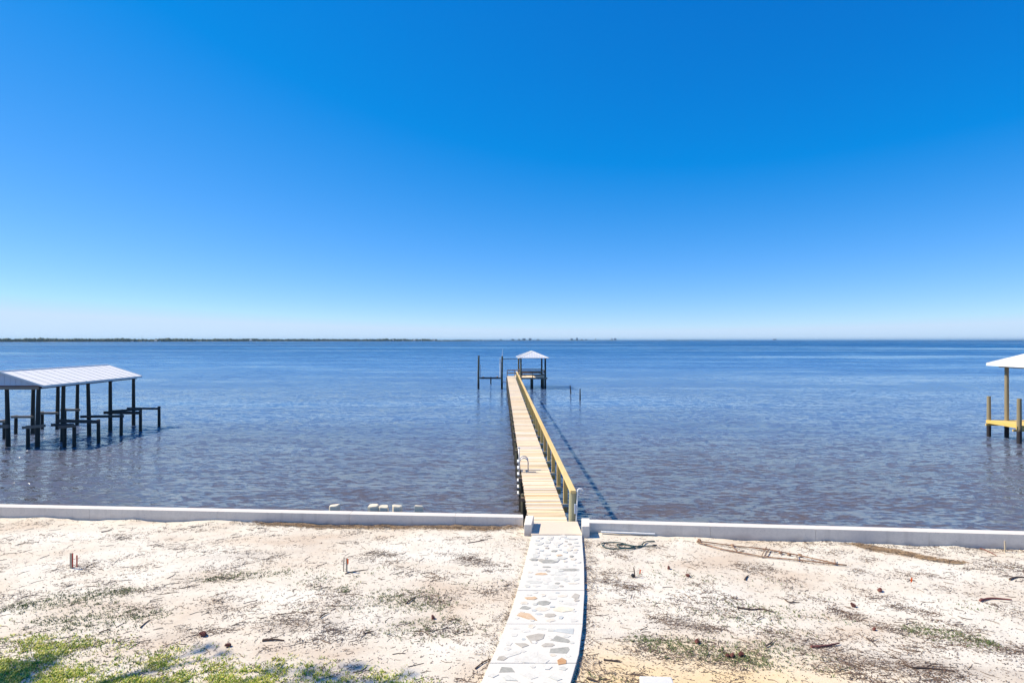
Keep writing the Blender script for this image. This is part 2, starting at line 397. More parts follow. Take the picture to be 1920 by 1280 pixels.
def mat_stone(name, c, c2):
    m = NM(name); p = m.pos(); n1 = m.noise(p, 9, 5, .65); n2 = m.noise(p, 40, 4, .7)
    base = m.mix(m.math('MULTIPLY', m.math('SUBTRACT', n1, .3, clamp=True), 2.2, clamp=True), c, c2)
    base = m.mix(m.math('MULTIPLY', m.math('SUBTRACT', n2, .5, clamp=True), 2.0, clamp=True), base, tuple(x * .7 for x in c))
    m.col(base).rough(.85).bump(n1, .5, .015); return m.m
ST = {'g': mat_stone('grey_stone', (.50,.49,.43), (.66,.64,.57)), 'd': mat_stone('dark_grey_stone', (.27,.265,.23), (.46,.44,.38)),
      'w': mat_stone('white_stone', (.56,.53,.46), (.70,.67,.60)), 'c': mat_stone('cream_stone', (.60,.52,.40), (.72,.68,.60)),
      'o': mat_stone('orange_stone', (.55,.36,.20), (.66,.52,.38)), 'r': mat_stone('rust_stone', (.48,.22,.09), (.50,.36,.20)),
      't': mat_stone('taupe_stone', (.37,.33,.27), (.52,.48,.41)), 'b': mat_stone('blue_grey_stone', (.44,.46,.44), (.58,.58,.54)),
      'y': mat_stone('pale_yellow_stone', (.66,.58,.42), (.73,.68,.56))}
SA = [(1070,100,75,30,'g'),(960,120,120,30,'g'),(1190,120,110,45,'w'),(1370,60,120,25,'w'),(1410,145,90,16,'w'),(1330,195,80,25,'c'),(1150,208,80,22,'d'),
      (940,225,60,20,'w'),(1205,260,70,18,'o'),(1060,250,90,30,'w'),(925,265,80,40,'g'),(905,310,100,28,'d'),(1090,332,190,40,'d'),(1230,293,130,24,'g'),
      (1355,272,60,20,'d'),(1430,345,70,18,'w'),(1055,402,110,18,'d'),(1320,437,220,34,'d'),(1000,435,130,30,'w'),(990,485,140,28,'o'),(1200,482,165,44,'g'),
      (1370,492,90,40,'w'),(1060,555,110,56,'w'),(1220,540,170,40,'g'),(1405,550,90,38,'g'),(900,580,190,38,'g'),(1185,598,70,20,'d'),(820,632,70,30,'g'),
      (930,627,100,28,'w'),(1135,635,165,42,'g'),(1380,600,130,16,'c'),(840,733,80,22,'w'),(865,775,175,36,'o'),(1120,772,110,38,'w'),(1245,748,120,26,'c'),
      (1405,752,90,60,'t'),(790,832,95,30,'c'),(1020,832,180,50,'d'),(1325,840,210,34,'w'),(800,890,130,40,'d'),(1000,905,165,48,'c'),(1270,910,250,54,'y'),
      (1250,30,90,30,'w'),(1110,40,90,24,'w'),(980,50,70,24,'w')]
SBp = [([(690,150),(740,108),(860,130),(950,215),(830,195)],'o'), ([(1105,340),(1180,312),(1390,305),(1380,378),(1200,352)],'b'),
       ([(800,400),(960,365),(1040,375),(1020,430),(870,490)],'t'), ([(1090,450),(1170,385),(1330,440),(1362,485),(1220,470)],'d'),
       ([(670,485),(800,485),(850,510),(760,540)],'t'), ([(1080,600),(1095,548),(1320,525),(1340,555),(1300,610)],'d'),
       ([(515,650),(560,610),(760,570),(750,605),(560,665)],'w'), ([(680,690),(850,610),(1040,620),(1100,690),(1050,730),(780,720)],'w'),
       ([(480,835),(510,765),(640,775),(680,830)],'d'), ([(345,880),(400,845),(490,860),(410,900)],'w'), ([(520,900),(590,860),(720,940),(560,930)],'g'),
       ([(720,850),(850,840),(960,890),(870,920)],'w'), ([(1070,890),(1110,870),(1250,915),(1180,940)],'g')]
SB = [(960,132,90,24,'b'),(1100,148,140,46,'t'),(1225,176,62,40,'b'),(1100,208,110,36,'c'),(1375,207,110,38,'w'),(680,305,120,28,'w'),(1000,312,110,26,'g'),
      (800,335,130,36,'w'),(670,382,80,40,'w'),(600,490,90,52,'w'),(1070,508,160,46,'t'),(1240,708,125,80,'r'),(520,975,100,50,'g'),(860,985,110,50,'t'),(1060,975,100,44,'g')]
polys = []
for src, y0 in ((SA, 1000), (SB, 1130)):
    for (cx, cy, ww, hh, t) in src:
        n = R.choice([5, 5, 6, 7]); a0 = R.uniform(0, 6.28)
        pl = []
        for k in range(n):
            a = a0 + 2 * pi * (k + R.uniform(-.28, .28)) / n; rr = R.uniform(.85, 1.12)
            pl.append((cx + cos(a) * ww / 2 * rr * 1.15, cy + sin(a) * hh / 2 * rr * 1.22))
        polys.append(([tuple(px(860 + x / 6.4, y0 + y / 6.4, PZ)[:2]) for x, y in pl][::-1], t))
for pl, t in SBp: polys.append(([tuple(px(860 + x / 6.4, 1130 + y / 6.4, PZ)[:2]) for x, y in pl][::-1], t))
for k in range(34):                                                     # stones of the stretch nearer than the picture's foot
    y = R.uniform(5.7, 8.9); x = interp(LP, y) + R.uniform(.18, 1.2); r = R.uniform(.07, .17); n = R.choice([5, 6])
    polys.append(([(x + cos(2*pi*j/n) * r * R.uniform(.8, 1.3), y + sin(2*pi*j/n) * r * R.uniform(.6, 1.1)) for j in range(n)], R.choice('gdwcotw')))
cents = [(sum(q[0] for q in pl) / len(pl), sum(q[1] for q in pl) / len(pl)) for pl, t in polys]
for k in range(900):
    y = R.uniform(9.1, 16.0); l_, r_ = interp(LP, y), interp(RP, y); x = R.uniform(l_ + .15, r_ - .15)
    if min(math.hypot(x - a_, y - b_) for a_, b_ in cents) < .175 or min(abs(y - j) for j in joints) < .1: continue
    cents.append((x, y)); r = R.uniform(.045, .085); n = R.choice([5, 6])
    polys.append(([(x + cos(2*pi*j/n) * r * R.uniform(.8, 1.35), y + sin(2*pi*j/n) * r * R.uniform(.7, 1.2)) for j in range(n)], R.choice('gwwctgwb')))
for pl, t in polys:
    a = sum((pl[i][0]*pl[(i+1) % len(pl)][1] - pl[(i+1) % len(pl)][0]*pl[i][1]) for i in range(len(pl)))
    if a < 0: pl = pl[::-1]
    cy = sum(p[1] for p in pl) / len(pl)
    par = next((s for a_, b_, s in slabs if a_ <= cy < b_), slabs[-1][2])
    mb = MB(); mb.prism(pl, PZ - .03, PZ + R.uniform(.006, .012), .06)
    obj('stone', mb, ST[t], par)

# ------------------------------------------------------------------ pier
PY0, PY1 = 17.37, 88.0
def pcx(y): return 1.115 - .0182 * (y - 17.4)            # pier centre line
HW = .60                                                  # half width of the deck
pier = thing('pier', (pcx(PY0), PY0, 0), 'long wooden plank pier with one yellow handrail running out over the water', 'pier')
O = ORG[pier.name]
variants = []
for k in range(8):
    mb = MB(); wl, wr = -HW - R.uniform(-.012, .02), HW + R.uniform(-.01, .015)
    tw = R.uniform(-.004, .004)
    mb.box(wl, wr, -.066 + R.uniform(0, .003), .066 - R.uniform(0, .004), -.036, 0)
    mb.v = [(v[0], v[1] + R.uniform(-.003, .003), v[2] + (tw if v[0] > 0 else -tw)) for v in mb.v]
    me = mb.mesh('plank'); me.materials.append(M['plank']); variants.append(me)
nplank = int((PY1 - PY0) / .145)
rest = MB()
for i in range(nplank):
    y = PY0 + .075 + i * .145
    me = variants[R.randrange(8)]; z = .012 + R.uniform(-.004, .003); rot = R.uniform(-.004, .004)
    if i < 300:
        o = bpy.data.objects.new('plank', me); COL.objects.link(o); o.parent = pier
        o.location = Vector((pcx(y), y, z)) - O; o.rotation_euler = (0, 0, rot)
    else:
        rest.add([(v.co.x + pcx(y), v.co.y + y, v.co.z + z) for v in me.vertices], [tuple(p.vertices) for p in me.polygons])
tag(obj('far_planks', rest, M['plank'], pier), kind='stuff')
for dx in (-.52, 0, .52):
    mb = MB(); mb.beam((pcx(PY0) + dx, PY0 + .01, -.125), (pcx(PY1) + dx, PY1 - .02, -.125), .05, .17); obj('stringer', mb, M['tan_wood' if dx < 0 else 'grey_wood'], pier)
RX = HW + .155
post_y = [17.55] + [19.5 + 2.28 * k for k in range(29)]
# piles: pairs under a cross cap
for k in range(24):
    y = 18.0 + k * 3.0
    mb = MB(); mb.beam((pcx(y) - .72, y, -.285), (pcx(y) + .66, y, -.285), .09, .14); obj('pile_cap', mb, M['tan_wood'], pier)
    for sx in (-.60, .55):
        mb = MB(); x = pcx(y) + sx; mb.tube([(x, y + .14, WZ - 1.5), (x + R.uniform(-.03, .03), y + .14, -.05 if sx > 0 else -.12)], [.12, .105], 10)
        obj('pile', mb, M['pile_green'], pier, smooth=False)
for i, y in enumerate(post_y):
    x = pcx(y) + RX
    if i == 0:
        mb = MB(); mb.tube([(x, y, WZ - 1.5), (x, y, .2), (x + .01, y, .925)], [.135, .12, .115], 14); obj('end_pile', mb, M['pile_end'], pier, smooth=False)
        continue
    mb = MB(); mb.box(x - .07, x + .07, y - .075, y + .075, -.28, .90); obj('rail_post', mb, M['railpost'], pier)
    mb = MB(); mb.box(x - .15, x + .12, y - .115, y - .075, -.09, .014); obj('outrigger', mb, M['plank'], pier)
for a, b in zip(range(0, len(post_y), 2), list(range(2, len(post_y), 2)) + [len(post_y) - 1]):
    ya = post_y[a] - (.16 if a == 0 else -.004); yb = post_y[b]
    if yb <= ya: continue
    mb = MB(); mb.beam((pcx(ya) + RX, ya, .955), (pcx(yb) + RX, yb, .955), .175, .085); obj('handrail', mb, M['rail'], pier, bevel=.006)

# ladder hooked over the left side of the pier
ly = 24.3; lx = pcx(ly) - HW
lad = thing('pier_ladder', (lx, ly, 0), 'grey metal swim ladder with hoop handles hooked on the left side of the pier', 'ladder')
for dy in (-.21, .21):
    pts = [(lx - .07, ly + dy, -1.05), (lx - .07, ly + dy, .40)]
    for k in range(1, 8):
        a = pi - pi * k / 8; pts.append((lx + .115 + cos(a) * .185, ly + dy, .40 + sin(a) * .20))
    pts += [(lx + .30, ly + dy, .38), (lx + .30, ly + dy, .015)]
    mb = MB(); mb.tube(pts, .021, 8); obj('side_rail', mb, M['grey_metal'], lad, smooth=True)
for k in range(6):
    z = -.95 + k * .27
    mb = MB(); mb.box(lx - .17, lx - .085, ly - .24, ly + .24, z, z + .045); obj('step', mb, M['white'], lad)
mb = MB(); mb.tube([(lx - .075, ly + .30, -.9), (lx - .085, ly + .30, .93)], .024, 8); obj('grab_pole', mb, M['grey_metal'], lad, smooth=True)
mb = MB(); mb.box(lx - .13, lx - .03, ly + .25, ly + .35, .93, .97); obj('pole_cap', mb, M['white'], lad)
mb = MB(); mb.box(lx + .02, lx + .62, ly - .245, ly - .225, .016, .045); obj('foot_plate', mb, M['grey_metal'], lad)

# water standpipe by the pier's foot
sp = thing('standpipe', (1.97, 17.42, 0), 'white bent water pipe with grey box beside the pier end post', 'pipe')
mb = MB(); mb.tube([(1.955, 17.42, -1.2), (1.965, 17.42, 0), (2.01, 17.42, .97), (2.02, 17.42, 1.02), (2.05, 17.42, 1.045), (2.14, 17.42, 1.04), (2.155, 17.42, 1.02), (2.155, 17.42, .97)], .022, 8)
obj('pipe', mb, M['white'], sp, smooth=True)
mb = MB(); mb.box(1.905, 1.955, 17.40, 17.47, .28, .58); obj('valve_box', mb, M['gable'], sp, bevel=.008)

# ------------------------------------------------------------------ pavilion at the pier's end
pv = thing('pier_pavilion', (3.1, 84.4, 0), 'open pavilion with white hip roof on piles at the far end of the pier', 'pavilion')
FL, FR_, BR, BL = (1.32, 84.6), (4.95, 84.6), (4.72, 90.3), (1.05, 90.3)
mb = MB()
for k in range(45):
    y = 84.3 + k * .145; off = -(y - 84.3) * .035
    mb.box(pcx(84) + HW + .02 + off, 5.15 + off, y, y + .137, -.03, .012)
obj('deck', mb, M['plank'], pv)
mb = MB(); mb.box(1.2, 5.2, 84.24, 84.285, -.22, .0); obj('deck_fascia', mb, M['tan_wood'], pv)
mb = MB(); mb.box(3.2, 5.25, 84.18, 84.235, -.20, -.03); obj('deck_fascia', mb, M['grey_wood'], pv)
for (x, y) in (FL, FR_, BR, BL):
    mb = MB(); mb.tube([(x, y, WZ - 1.5), (x, y, 0), (x, y, 2.92)], [.16, .14, .12], 10); obj('post', mb, M['pile_green' if x < 2 else 'pile_dark'], pv)
for (x, y) in ((3.0, 84.5), (4.62, 84.7), (3.0, 88), (4.6, 88)):
    mb = MB(); mb.tube([(x, y, WZ - 1.5), (x, y, -.05)], .16, 10); obj('pile', mb, M['pile_green'], pv)
e0, e1 = 2.93, 3.86
cs = [(1.02, 83.75), (5.42, 83.75), (5.05, 90.9), (.66, 90.9)]; rid = [(3.1, 86.6), (2.95, 88.0)]
mb = MB()
V = [(x, y, e0) for x, y in cs] + [(x, y, e1) for x, y in rid] + [(x, y, e0 - .09) for x, y in cs]
mb.add(V, [(0,1,4),(1,2,5,4),(2,3,5),(3,0,4,5),(0,6,7,1),(1,7,8,2),(2,8,9,3),(3,9,6,0),(6,9,8,7)])
M['roof2'] = mat_plain('pale_grey_metal_roofing', (.56,.58,.62), .45, .06, .9, bump=.03)
rf = obj('roof', mb, M['roof2'], pv)
def roof_rib(parent, p, q, mat=None):
    mb = MB(); mb.beam(p, q, .045, .04 if not mat else .08); obj('roof_rib', mb, mat or M['roof'], parent)
for k in range(1, 12):                                     # ribs of the front and side faces
    t = k / 12; A = Vector((*cs[0], e0)).lerp(Vector((*cs[1], e0)), t)
    apex = Vector((*rid[0], e1)); s = 1 - abs(t - (rid[0][0] - cs[0][0]) / (cs[1][0] - cs[0][0])) / (.5)
    s = max(0.04, min(1, s)); B = Vector((A.x, A.y + (apex.y - A.y) * s, e0 + (e1 - e0) * s)); roof_rib(rf, A, B, M['roof'])
for k in range(1, 10):
    t = k / 10
    for (c0, c1) in ((cs[3], cs[0]), (cs[1], cs[2])):
        A = Vector((*c0, e0)).lerp(Vector((*c1, e0)), t); s = min(1, min(t, 1 - t) / .42)
        yy = max(86.6, min(88, A.y)); B = Vector((A.x + (3.05 - A.x) * s, A.y + (yy - A.y) * s * .2, e0 + (e1 - e0) * s)); roof_rib(rf, A, B, M['roof'])
for a, b in ((cs[0], rid[0]), (cs[1], rid[0]), (cs[2], rid[1]), (cs[3], rid[1]), (rid[0], rid[1])):
    za = e1 if a in rid else e0
    mb = MB(); mb.beam((*a, za + .02), (*b, e1 + .02), .16, .05); obj('ridge_cap', mb, M['roof'], rf)
def rails(parent, a, b, zs, wd=.05, ht=.15, mat='grey_wood'):
    for z in zs:
        mb = MB(); mb.beam((a[0], a[1], z), (b[0], b[1], z), wd, ht); obj('rail', mb, M[mat], parent)
rails(pv, BL, BR, (.92, .62, .34)); rails(pv, FR_, BR, (.92, .62, .34)); rails(pv, (1.45, 84.6), (4.85, 84.6), (.86, .40))
rails(pv, (1.3, 88.05), BL, (.90, .50))
mb = MB(); mb.box(3.0, 3.1, 84.46, 84.56, -.2, .9); obj('rail_post', mb, M['grey_wood'], pv)
mb = MB(); mb.box(1.4, 4.6, 89.6, 90.0, .42, .47); obj('bench_seat', mb, M['tan_wood'], pv)
for x in (1.6, 3.0, 4.4):
    mb = MB(); mb.box(x - .04, x + .04, 89.65, 89.95, .013, .42); obj('bench_leg', mb, M['grey_wood'], pv)
ex0, ex1 = pcx(88) - HW + .03, 1.3                       # railing across the pier's end
rails(pier, (ex0, 88.06), (ex1, 88.06), (.90, .47), mat='tan_wood')
for x in (ex0, pcx(88) + HW, ex1 - .05):
    mb = MB(); mb.box(x - .05, x + .05, 88.09, 88.19, -.2, .86); obj('rail_post', mb, M['tan_wood'], pier)

# ------------------------------------------------------------------ boat lift beside the pier's end
bl = thing('boat_lift', (-3.2, 84.4, WZ), 'empty boat lift of two dark piles and a cradle beam left of the pier end', 'boat lift')
for x, top, m_ in ((-4.98, 3.2, 'pile_green'), (-1.50, 3.12, 'pile_green')):
    mb = MB(); mb.tube([(x, 84.4, WZ - 1.5), (x, 84.4, 0), (x + .05, 84.4, top)], [.17, .15, .13], 10); obj('pile', mb, M[m_], bl)
    mb = MB(); mb.tube([(x + .05, 84.4, top), (x + .05, 84.4, top + .07)], [.16, .10], 10); obj('pile_cap', mb, M['dark_wood'], bl)
mb = MB(); mb.tube([(-3.5, 94, WZ - 1), (-3.5, 94, -.5)], .11, 8); obj('rear_pile', mb, M['pile_dark'], bl)
mb = MB(); mb.beam((-4.8, 84.4, -.06), (-1.66, 84.4, -.06), .2, .24); cr = obj('cradle_beam', mb, M['dark_wood'], bl)
mb = MB(); mb.beam((-4.3, 84.15, .07), (-4.3, 85.2, .09), .16, .10); obj('bunk', mb, M['grey_wood'], cr)
mb = MB(); mb.beam((-2.2, 84.15, .09), (-2.2, 85.2, .13), .22, .12); obj('bunk', mb, M['grey_wood'], cr)
for x, z0, z1 in ((-4.66, .02, 1.95), (-1.75, .02, 2.4)):
    mb = MB(); mb.tube([(x, 84.3, z0), (x, 84.3, z1)], .075, 8); obj('guide_pole', mb, M['white'], bl)
mb = MB(); mb.box(-1.87, -1.64, 84.08, 84.24, 2.05, 2.85); obj('motor_box', mb, M['white'], bl, bevel=.02)
mb = MB(); mb.tube([(-1.42, 84.4, 3.15), (-1.42, 84.4, 3.7), (-1.38, 84.4, 4.35)], [.045, .03, .012], 6); obj('light_mast', mb, M['white'], bl)
mb = MB(); mb.tube([(-1.36, 84.4, 2.77), (1.19, 84.6, 2.77)], .045, 6); obj('tie_bar', mb, M['dark_wood'], bl)
mb = MB(); mb.beam((-1.33, 84.4, -.66), (pcx(84.4) - HW - .05, 84.4, -.62), .5, .16); obj('catwalk_board', mb, M['white'], bl)

# ------------------------------------------------------------------ two lone old piles
def lone(p, h, r, lean, label):
    mb = MB(); mb.tube([(p.x, p.y, WZ - 1.2), (p.x + lean * .4, p.y, WZ + .4 * h), (p.x + lean, p.y, WZ + h)], [r * 1.2, r * 1.1, r * .8], 9, jit=.12)
    return tag(obj('mooring_pile', mb, M['dark_wood'], None, (p.x, p.y, WZ)), label, 'pile', 'old piles in the water right of the pavilion')
lone(px(1070.5, 738, WZ), 1.15, .075, -.12, 'thin leaning dark pile in the water, nearer to the pavilion')
lone(px(1087.5, 751, WZ), 1.42, .075, .01, 'thin upright dark pile in the water, farther right of the pavilion')

# ------------------------------------------------------------------ covered boat slip on the left
bs = thing('boat_shelter', (-34.6, 38.7, WZ), 'white metal gable roof on dark piles over an empty boat slip at left', 'boat shelter')
rX, lX = -32.2, -37.1
def tall(x, y, top, lean=0):
    mb = MB(); mb.tube([(x + lean, y, WZ - 1.5), (x + lean*.5, y, 0), (x, y, top)], [.15, .135, .115], 10); obj('pile', mb, M['pile_dark'], bs)
for y, ln in ((38.7, -.12), (40.85, -.1), (43.2, .12), (45.6, 0), (48.4, 0)): tall(rX, y, 2.42, ln)
for y in (44.1, 46.5, 48.6): tall(lX, y, 2.42, -.08)
tall(-34.5, 38.85, 2.28, .12)
def short(x, y, top, bot=None):
    mb = MB(); mb.tube([(x + R.uniform(-.05, .05), y, WZ - 1.5), (x, y, top)], [.125, .11], 9); obj('short_pile', mb, M['pile_dark'], bs)
def lbeam(p, q, m_='dark_wood', ht=.15):
    mb = MB(); mb.beam(p, q, .15, ht * 1.2); obj('cross_beam', mb, M[m_], bs)
for p in ((-37.3, 41.8), (-38.45, 44.1), (-38.4, 46.5), (-38.2, 48.6)): short(p[0], p[1], -.24)
for (x, y) in ((-32.9, 38.66), (-30.4, 38.66), (-29.8, 38.72)): short(x, y, -.22)
for (x, y) in ((-29.3, 40.3), (-29.8, 43.4), (-29.65, 45.4), (-29.9, 48.2)): short(x, y, -.02)
lbeam((-38.65, 43.92, -.34), (-37.0, 43.92, -.34), 'tan_wood'); lbeam((-38.6, 46.32, -.36), (-36.95, 46.32, -.36), 'tan_wood'); lbeam((-38.4, 48.42, -.36), (-36.8, 48.42, -.36), 'tan_wood')
lbeam((-40.5, 41.62, -.36), (-37.0, 41.62, -.36), 'tan_wood'); lbeam((-40.5, 38.62, -.34), (-34.2, 38.66, -.27), 'grey_wood', .19)
lbeam((-33.1, 38.48, -.34), (-31.6, 38.48, -.20), 'grey_wood'); lbeam((-31.8, 39.3, -.27), (-30.3, 39.3, -.27), 'dark_wood'); lbeam((-30.65, 38.46, -.31), (-29.55, 38.50, -.22), 'grey_wood')
lbeam((-32.5, 40.62, -.17), (-29.1, 40.08, -.17), 'dark_wood', .19); lbeam((-32.6, 43.0, -.2), (-29.5, 43.2, -.18), 'dark_wood'); lbeam((-32.55, 45.4, -.2), (-29.5, 45.2, -.2), 'dark_wood', .18)
lbeam((-32.2, 45.75, -.13), (-30.3, 46.6, -.08), 'dark_wood', .13); lbeam((-32.6, 48.2, -.2), (-29.7, 48.0, -.2), 'dark_wood', .13)
ex_r, ex_l, rx, ez, rz = -31.68, -37.62, -34.65, 2.52, 3.47
y0, y1 = 38.4, 48.75
for sx, ex in ((1, ex_r), (-1, ex_l)):
    mb = MB(); t = .05
    mb.add([(ex, y0, ez), (ex, y1, ez), (rx, y1, rz), (rx, y0, rz), (ex, y0, ez - t), (ex, y1, ez - t), (rx, y1, rz - t), (rx, y0, rz - t)],
           [(0,1,2,3) if sx > 0 else (3,2,1,0), (7,6,5,4) if sx > 0 else (4,5,6,7), (0,4,5,1), (0,3,7,4), (1,5,6,2)])
    sl_ = obj('roof_slope', mb, M['roof'], bs)
    for k in range(14):
        y = y0 + .04 + k * (y1 - y0 - .08) / 13
        roof_rib(sl_, (ex + sx * .0, y, ez + .01), (rx + sx * .12, y, rz - .03))
    mb = MB(); mb.beam((ex - sx * .03, y0, ez - .10), (ex - sx * .03, y1, ez - .10), .04, .10); obj('eave_trim', mb, M['roof'], bs)
    mb = MB(); mb.beam((ex, y0 - .025, ez - .02), (rx, y0 - .025, rz - .02), .04, .12); obj('rake_trim', mb, M['roof'], bs)
mb = MB(); mb.beam((rx, y0 - .03, rz + .005), (rx, y1, rz + .005), .14, .07); obj('ridge_cap', mb, M['roof'], bs)
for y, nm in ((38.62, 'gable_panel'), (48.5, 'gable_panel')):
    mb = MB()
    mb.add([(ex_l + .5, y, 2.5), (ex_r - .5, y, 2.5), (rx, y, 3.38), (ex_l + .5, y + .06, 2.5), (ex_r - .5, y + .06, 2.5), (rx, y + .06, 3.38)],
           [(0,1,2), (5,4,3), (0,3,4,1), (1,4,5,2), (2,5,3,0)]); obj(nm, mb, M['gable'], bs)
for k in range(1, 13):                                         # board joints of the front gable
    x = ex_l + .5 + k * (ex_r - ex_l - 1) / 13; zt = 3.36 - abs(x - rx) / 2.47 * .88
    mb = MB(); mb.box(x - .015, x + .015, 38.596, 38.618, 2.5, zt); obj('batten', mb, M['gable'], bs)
mb = MB(); mb.beam((ex_l + .4, 38.56, 2.33), (ex_r - .4, 38.56, 2.33), .06, .19); obj('tie_beam', mb, M['tan_wood'], bs)
mb = MB(); mb.beam((ex_l + .4, 38.66, 2.45), (ex_r - .4, 38.66, 2.45), .07, .12); obj('tie_beam', mb, M['redbark'], bs)
for x in (rX + .12, lX - .12):
    mb = MB(); mb.beam((x, 38.6, 2.36), (x, 48.6, 2.36), .05, .19); obj('wall_plate', mb, M['dark_wood'], bs)
for k in range(5):
    y = 40.6 + k * 2.0
    mb = MB(); mb.beam((lX, y, 2.36), (rX, y, 2.36), .05, .14); obj('rafter_tie', mb, M['grey_wood'], bs)

# ------------------------------------------------------------------ boathouse dock at the right edge
bh = thing('boathouse', (38.5, 41.5, WZ), 'white roofed boathouse on tan piles with new yellow dock at right edge', 'boathouse')
for (x, y, top, r) in ((36.0, 42.95, 1.35, .135), (35.62, 39.95, 1.48, .145), (37.0, 42.55, 3.72, .14), (37.0, 36.5, 3.72, .14), (42.4, 42.6, 3.72, .14), (42.4, 36.5, 3.72, .14)):
    mb = MB(); mb.tube([(x, y, WZ - 1.5), (x, y, 0), (x, y, top)], [r * 1.08, r, r * .92], 12); obj('pile', mb, M['pile_new'], bh)
for k in range(52):
    x = 35.82 + k * .145
    mb = MB(); ya = 40.0 + .0 * k; mb.box(x, x + .138, 39.98, 42.88, -.47, -.43)
    if k == 0 or k > 0: obj('deck_board', mb, M['newdock'], bh)
mb = MB(); mb.beam((35.80, 39.9, -.55), (35.80, 42.95, -.55), .04, .22); obj('fascia', mb, M['newdock'], bh)
mb = MB(); mb.beam((35.4, 39.93, -.56), (43.3, 39.93, -.56), .05, .20); obj('fascia', mb, M['newdock'], bh)
mb = MB(); mb.beam((35.85, 42.92, -.58), (43.3, 42.92, -.58), .05, .20); obj('fascia', mb, M['tan_wood'], bh)
mb = MB(); mb.beam((35.6, 42.75, -.76), (43, 42.75, -.76), .08, .14); obj('pile_cap', mb, M['newdock'], bh)
mb = MB(); mb.beam((35.3, 40.1, -.78), (43, 40.1, -.78), .08, .14); obj('pile_cap', mb, M['newdock'], bh)
e_l, e_r, rr, ze, zr = 36.25, 43.2, 39.72, 3.82, 4.68
for sx, ex in ((-1, e_l), (1, e_r)):
    mb = MB()
    mb.add([(ex, 33.5, ze), (ex, 43.5, ze), (rr, 43.5, zr), (rr, 33.5, zr), (ex, 33.5, ze - .05), (ex, 43.5, ze - .05), (rr, 43.5, zr - .05), (rr, 33.5, zr - .05)],
           [(3,2,1,0) if sx < 0 else (0,1,2,3), (4,5,6,7) if sx < 0 else (7,6,5,4), (0,1,5,4), (0,4,7,3), (1,2,6,5)])
    sl_ = obj('roof_slope', mb, M['roof'], bh)
    for k in range(14):
        y = 33.55 + k * 9.9 / 13; roof_rib(sl_, (ex, y, ze + .01), (rr, y, zr - .01))
    mb = MB(); mb.beam((ex - sx * .03, 33.5, ze - .12), (ex - sx * .03, 43.5, ze - .12), .04, .13); obj('fascia', mb, M['white'], bh)
for y in (33.7, 43.3):
    mb = MB(); mb.add([(e_l+.3, y, ze-.1), (e_r-.3, y, ze-.1), (rr, y, zr-.1), (e_l+.3, y+.06, ze-.1), (e_r-.3, y+.06, ze-.1), (rr, y+.06, zr-.1)], [(0,1,2),(5,4,3),(0,3,4,1),(1,4,5,2),(2,5,3,0)])
    obj('gable_panel', mb, M['white'], bh)
mb = MB(); mb.beam((37.0, 33.6, 3.62), (37.0, 43.2, 3.62), .10, .20); obj('wall_plate', mb, M['tan_wood'], bh)
mb = MB(); mb.beam((42.4, 33.6, 3.62), (42.4, 43.2, 3.62), .10, .20); obj('wall_plate', mb, M['tan_wood'], bh)

# ------------------------------------------------------------------ old pile stumps behind the seawall
SL = ['single pale pile stump behind the seawall, farthest left of five', 'pale pile stump behind the seawall, left one of the close pair', 'lowest pale pile stump behind the seawall, right one of the close pair',
      'flat topped pale pile stump behind the seawall, next right of the close pair', 'single pale pile stump behind the seawall, nearest to the pier']
for k, (x0, x1, yt) in enumerate(((617.3, 637, 947.4), (690, 709.6, 947.6), (710.8, 729, 949.5), (735.4, 754, 948.5), (777, 793.4, 948.5))):
    D = wall_y((x0 - 960) * 17.3 / F) + .30 + .32; xc = ((x0 + x1) / 2 - 960) * D / F; r = (x1 - x0) / 2 * D / F
    zt = CAMZ - (yt - 1.2 - 637) * D / F
    n = 9; mb = MB(); pts = []
    for (z, s) in ((-2.4, 1.0), (zt - .06, 1.0), (zt - .015, .97), (zt, .86)):
        for j in range(n):
            a = 2 * pi * j / n + k; q = 1 + .08 * sin(3 * a + k * 2)
            sx_ = lambda c_: math.copysign(abs(c_) ** .55, c_)
            pts.append((xc + sx_(cos(a)) * r * s * q, D + sx_(sin(a)) * r * .7 * s * q, z + (.02 * cos(a - k) if z > 0 else 0)))
    fs = [tuple(range(n))[::-1], tuple(range(3*n, 4*n))] + [(i*n+j, i*n+(j+1) % n, (i+1)*n+(j+1) % n, (i+1)*n+j) for i in range(3) for j in range(n)]
    mb.add(pts, fs)
    tag(obj('pile_stump', mb, M['stump'], None, (xc, D, 0)), SL[k], 'stump', 'pile stumps behind the left seawall')

# ------------------------------------------------------------------ survey stakes and flags
def gp(x, y): p = px(x, y); p.z = sandz(p.x, p.y); return p
def stake(p, h, wd, th, label, red=False, lean=0, mat='stake'):
    o = thing('survey_stake', p, label, 'stake', 'survey stakes in the sand')
    mb = MB(); mb.add([(p.x-wd/2, p.y-th/2, p.z-.15), (p.x+wd/2, p.y-th/2, p.z-.15), (p.x+wd/2, p.y+th/2, p.z-.15), (p.x-wd/2, p.y+th/2, p.z-.15),
                       (p.x-wd/2+lean, p.y-th/2, p.z+h), (p.x+wd/2+lean, p.y-th/2, p.z+h*.985), (p.x+wd/2+lean, p.y+th/2, p.z+h), (p.x-wd/2+lean, p.y+th/2, p.z+h)],
                      [(0,3,2,1),(4,5,6,7),(0,1,5,4),(1,2,6,5),(2,3,7,6),(3,0,4,7)])
    obj('shaft', mb, M[mat], o)
    if red:
        mb = MB(); mb.box(p.x + wd/2 - .002, p.x + wd/2 + .003, p.y - th/2 - .004, p.y + th/2 + .004, p.z + .02, p.z + h * .98); obj('painted_edge', mb, M['red'], o)
    return o
stake(gp(133.8, 1062.7), .375, .06, .03, 'wide wooden stake with red painted edge in the left sand', True)
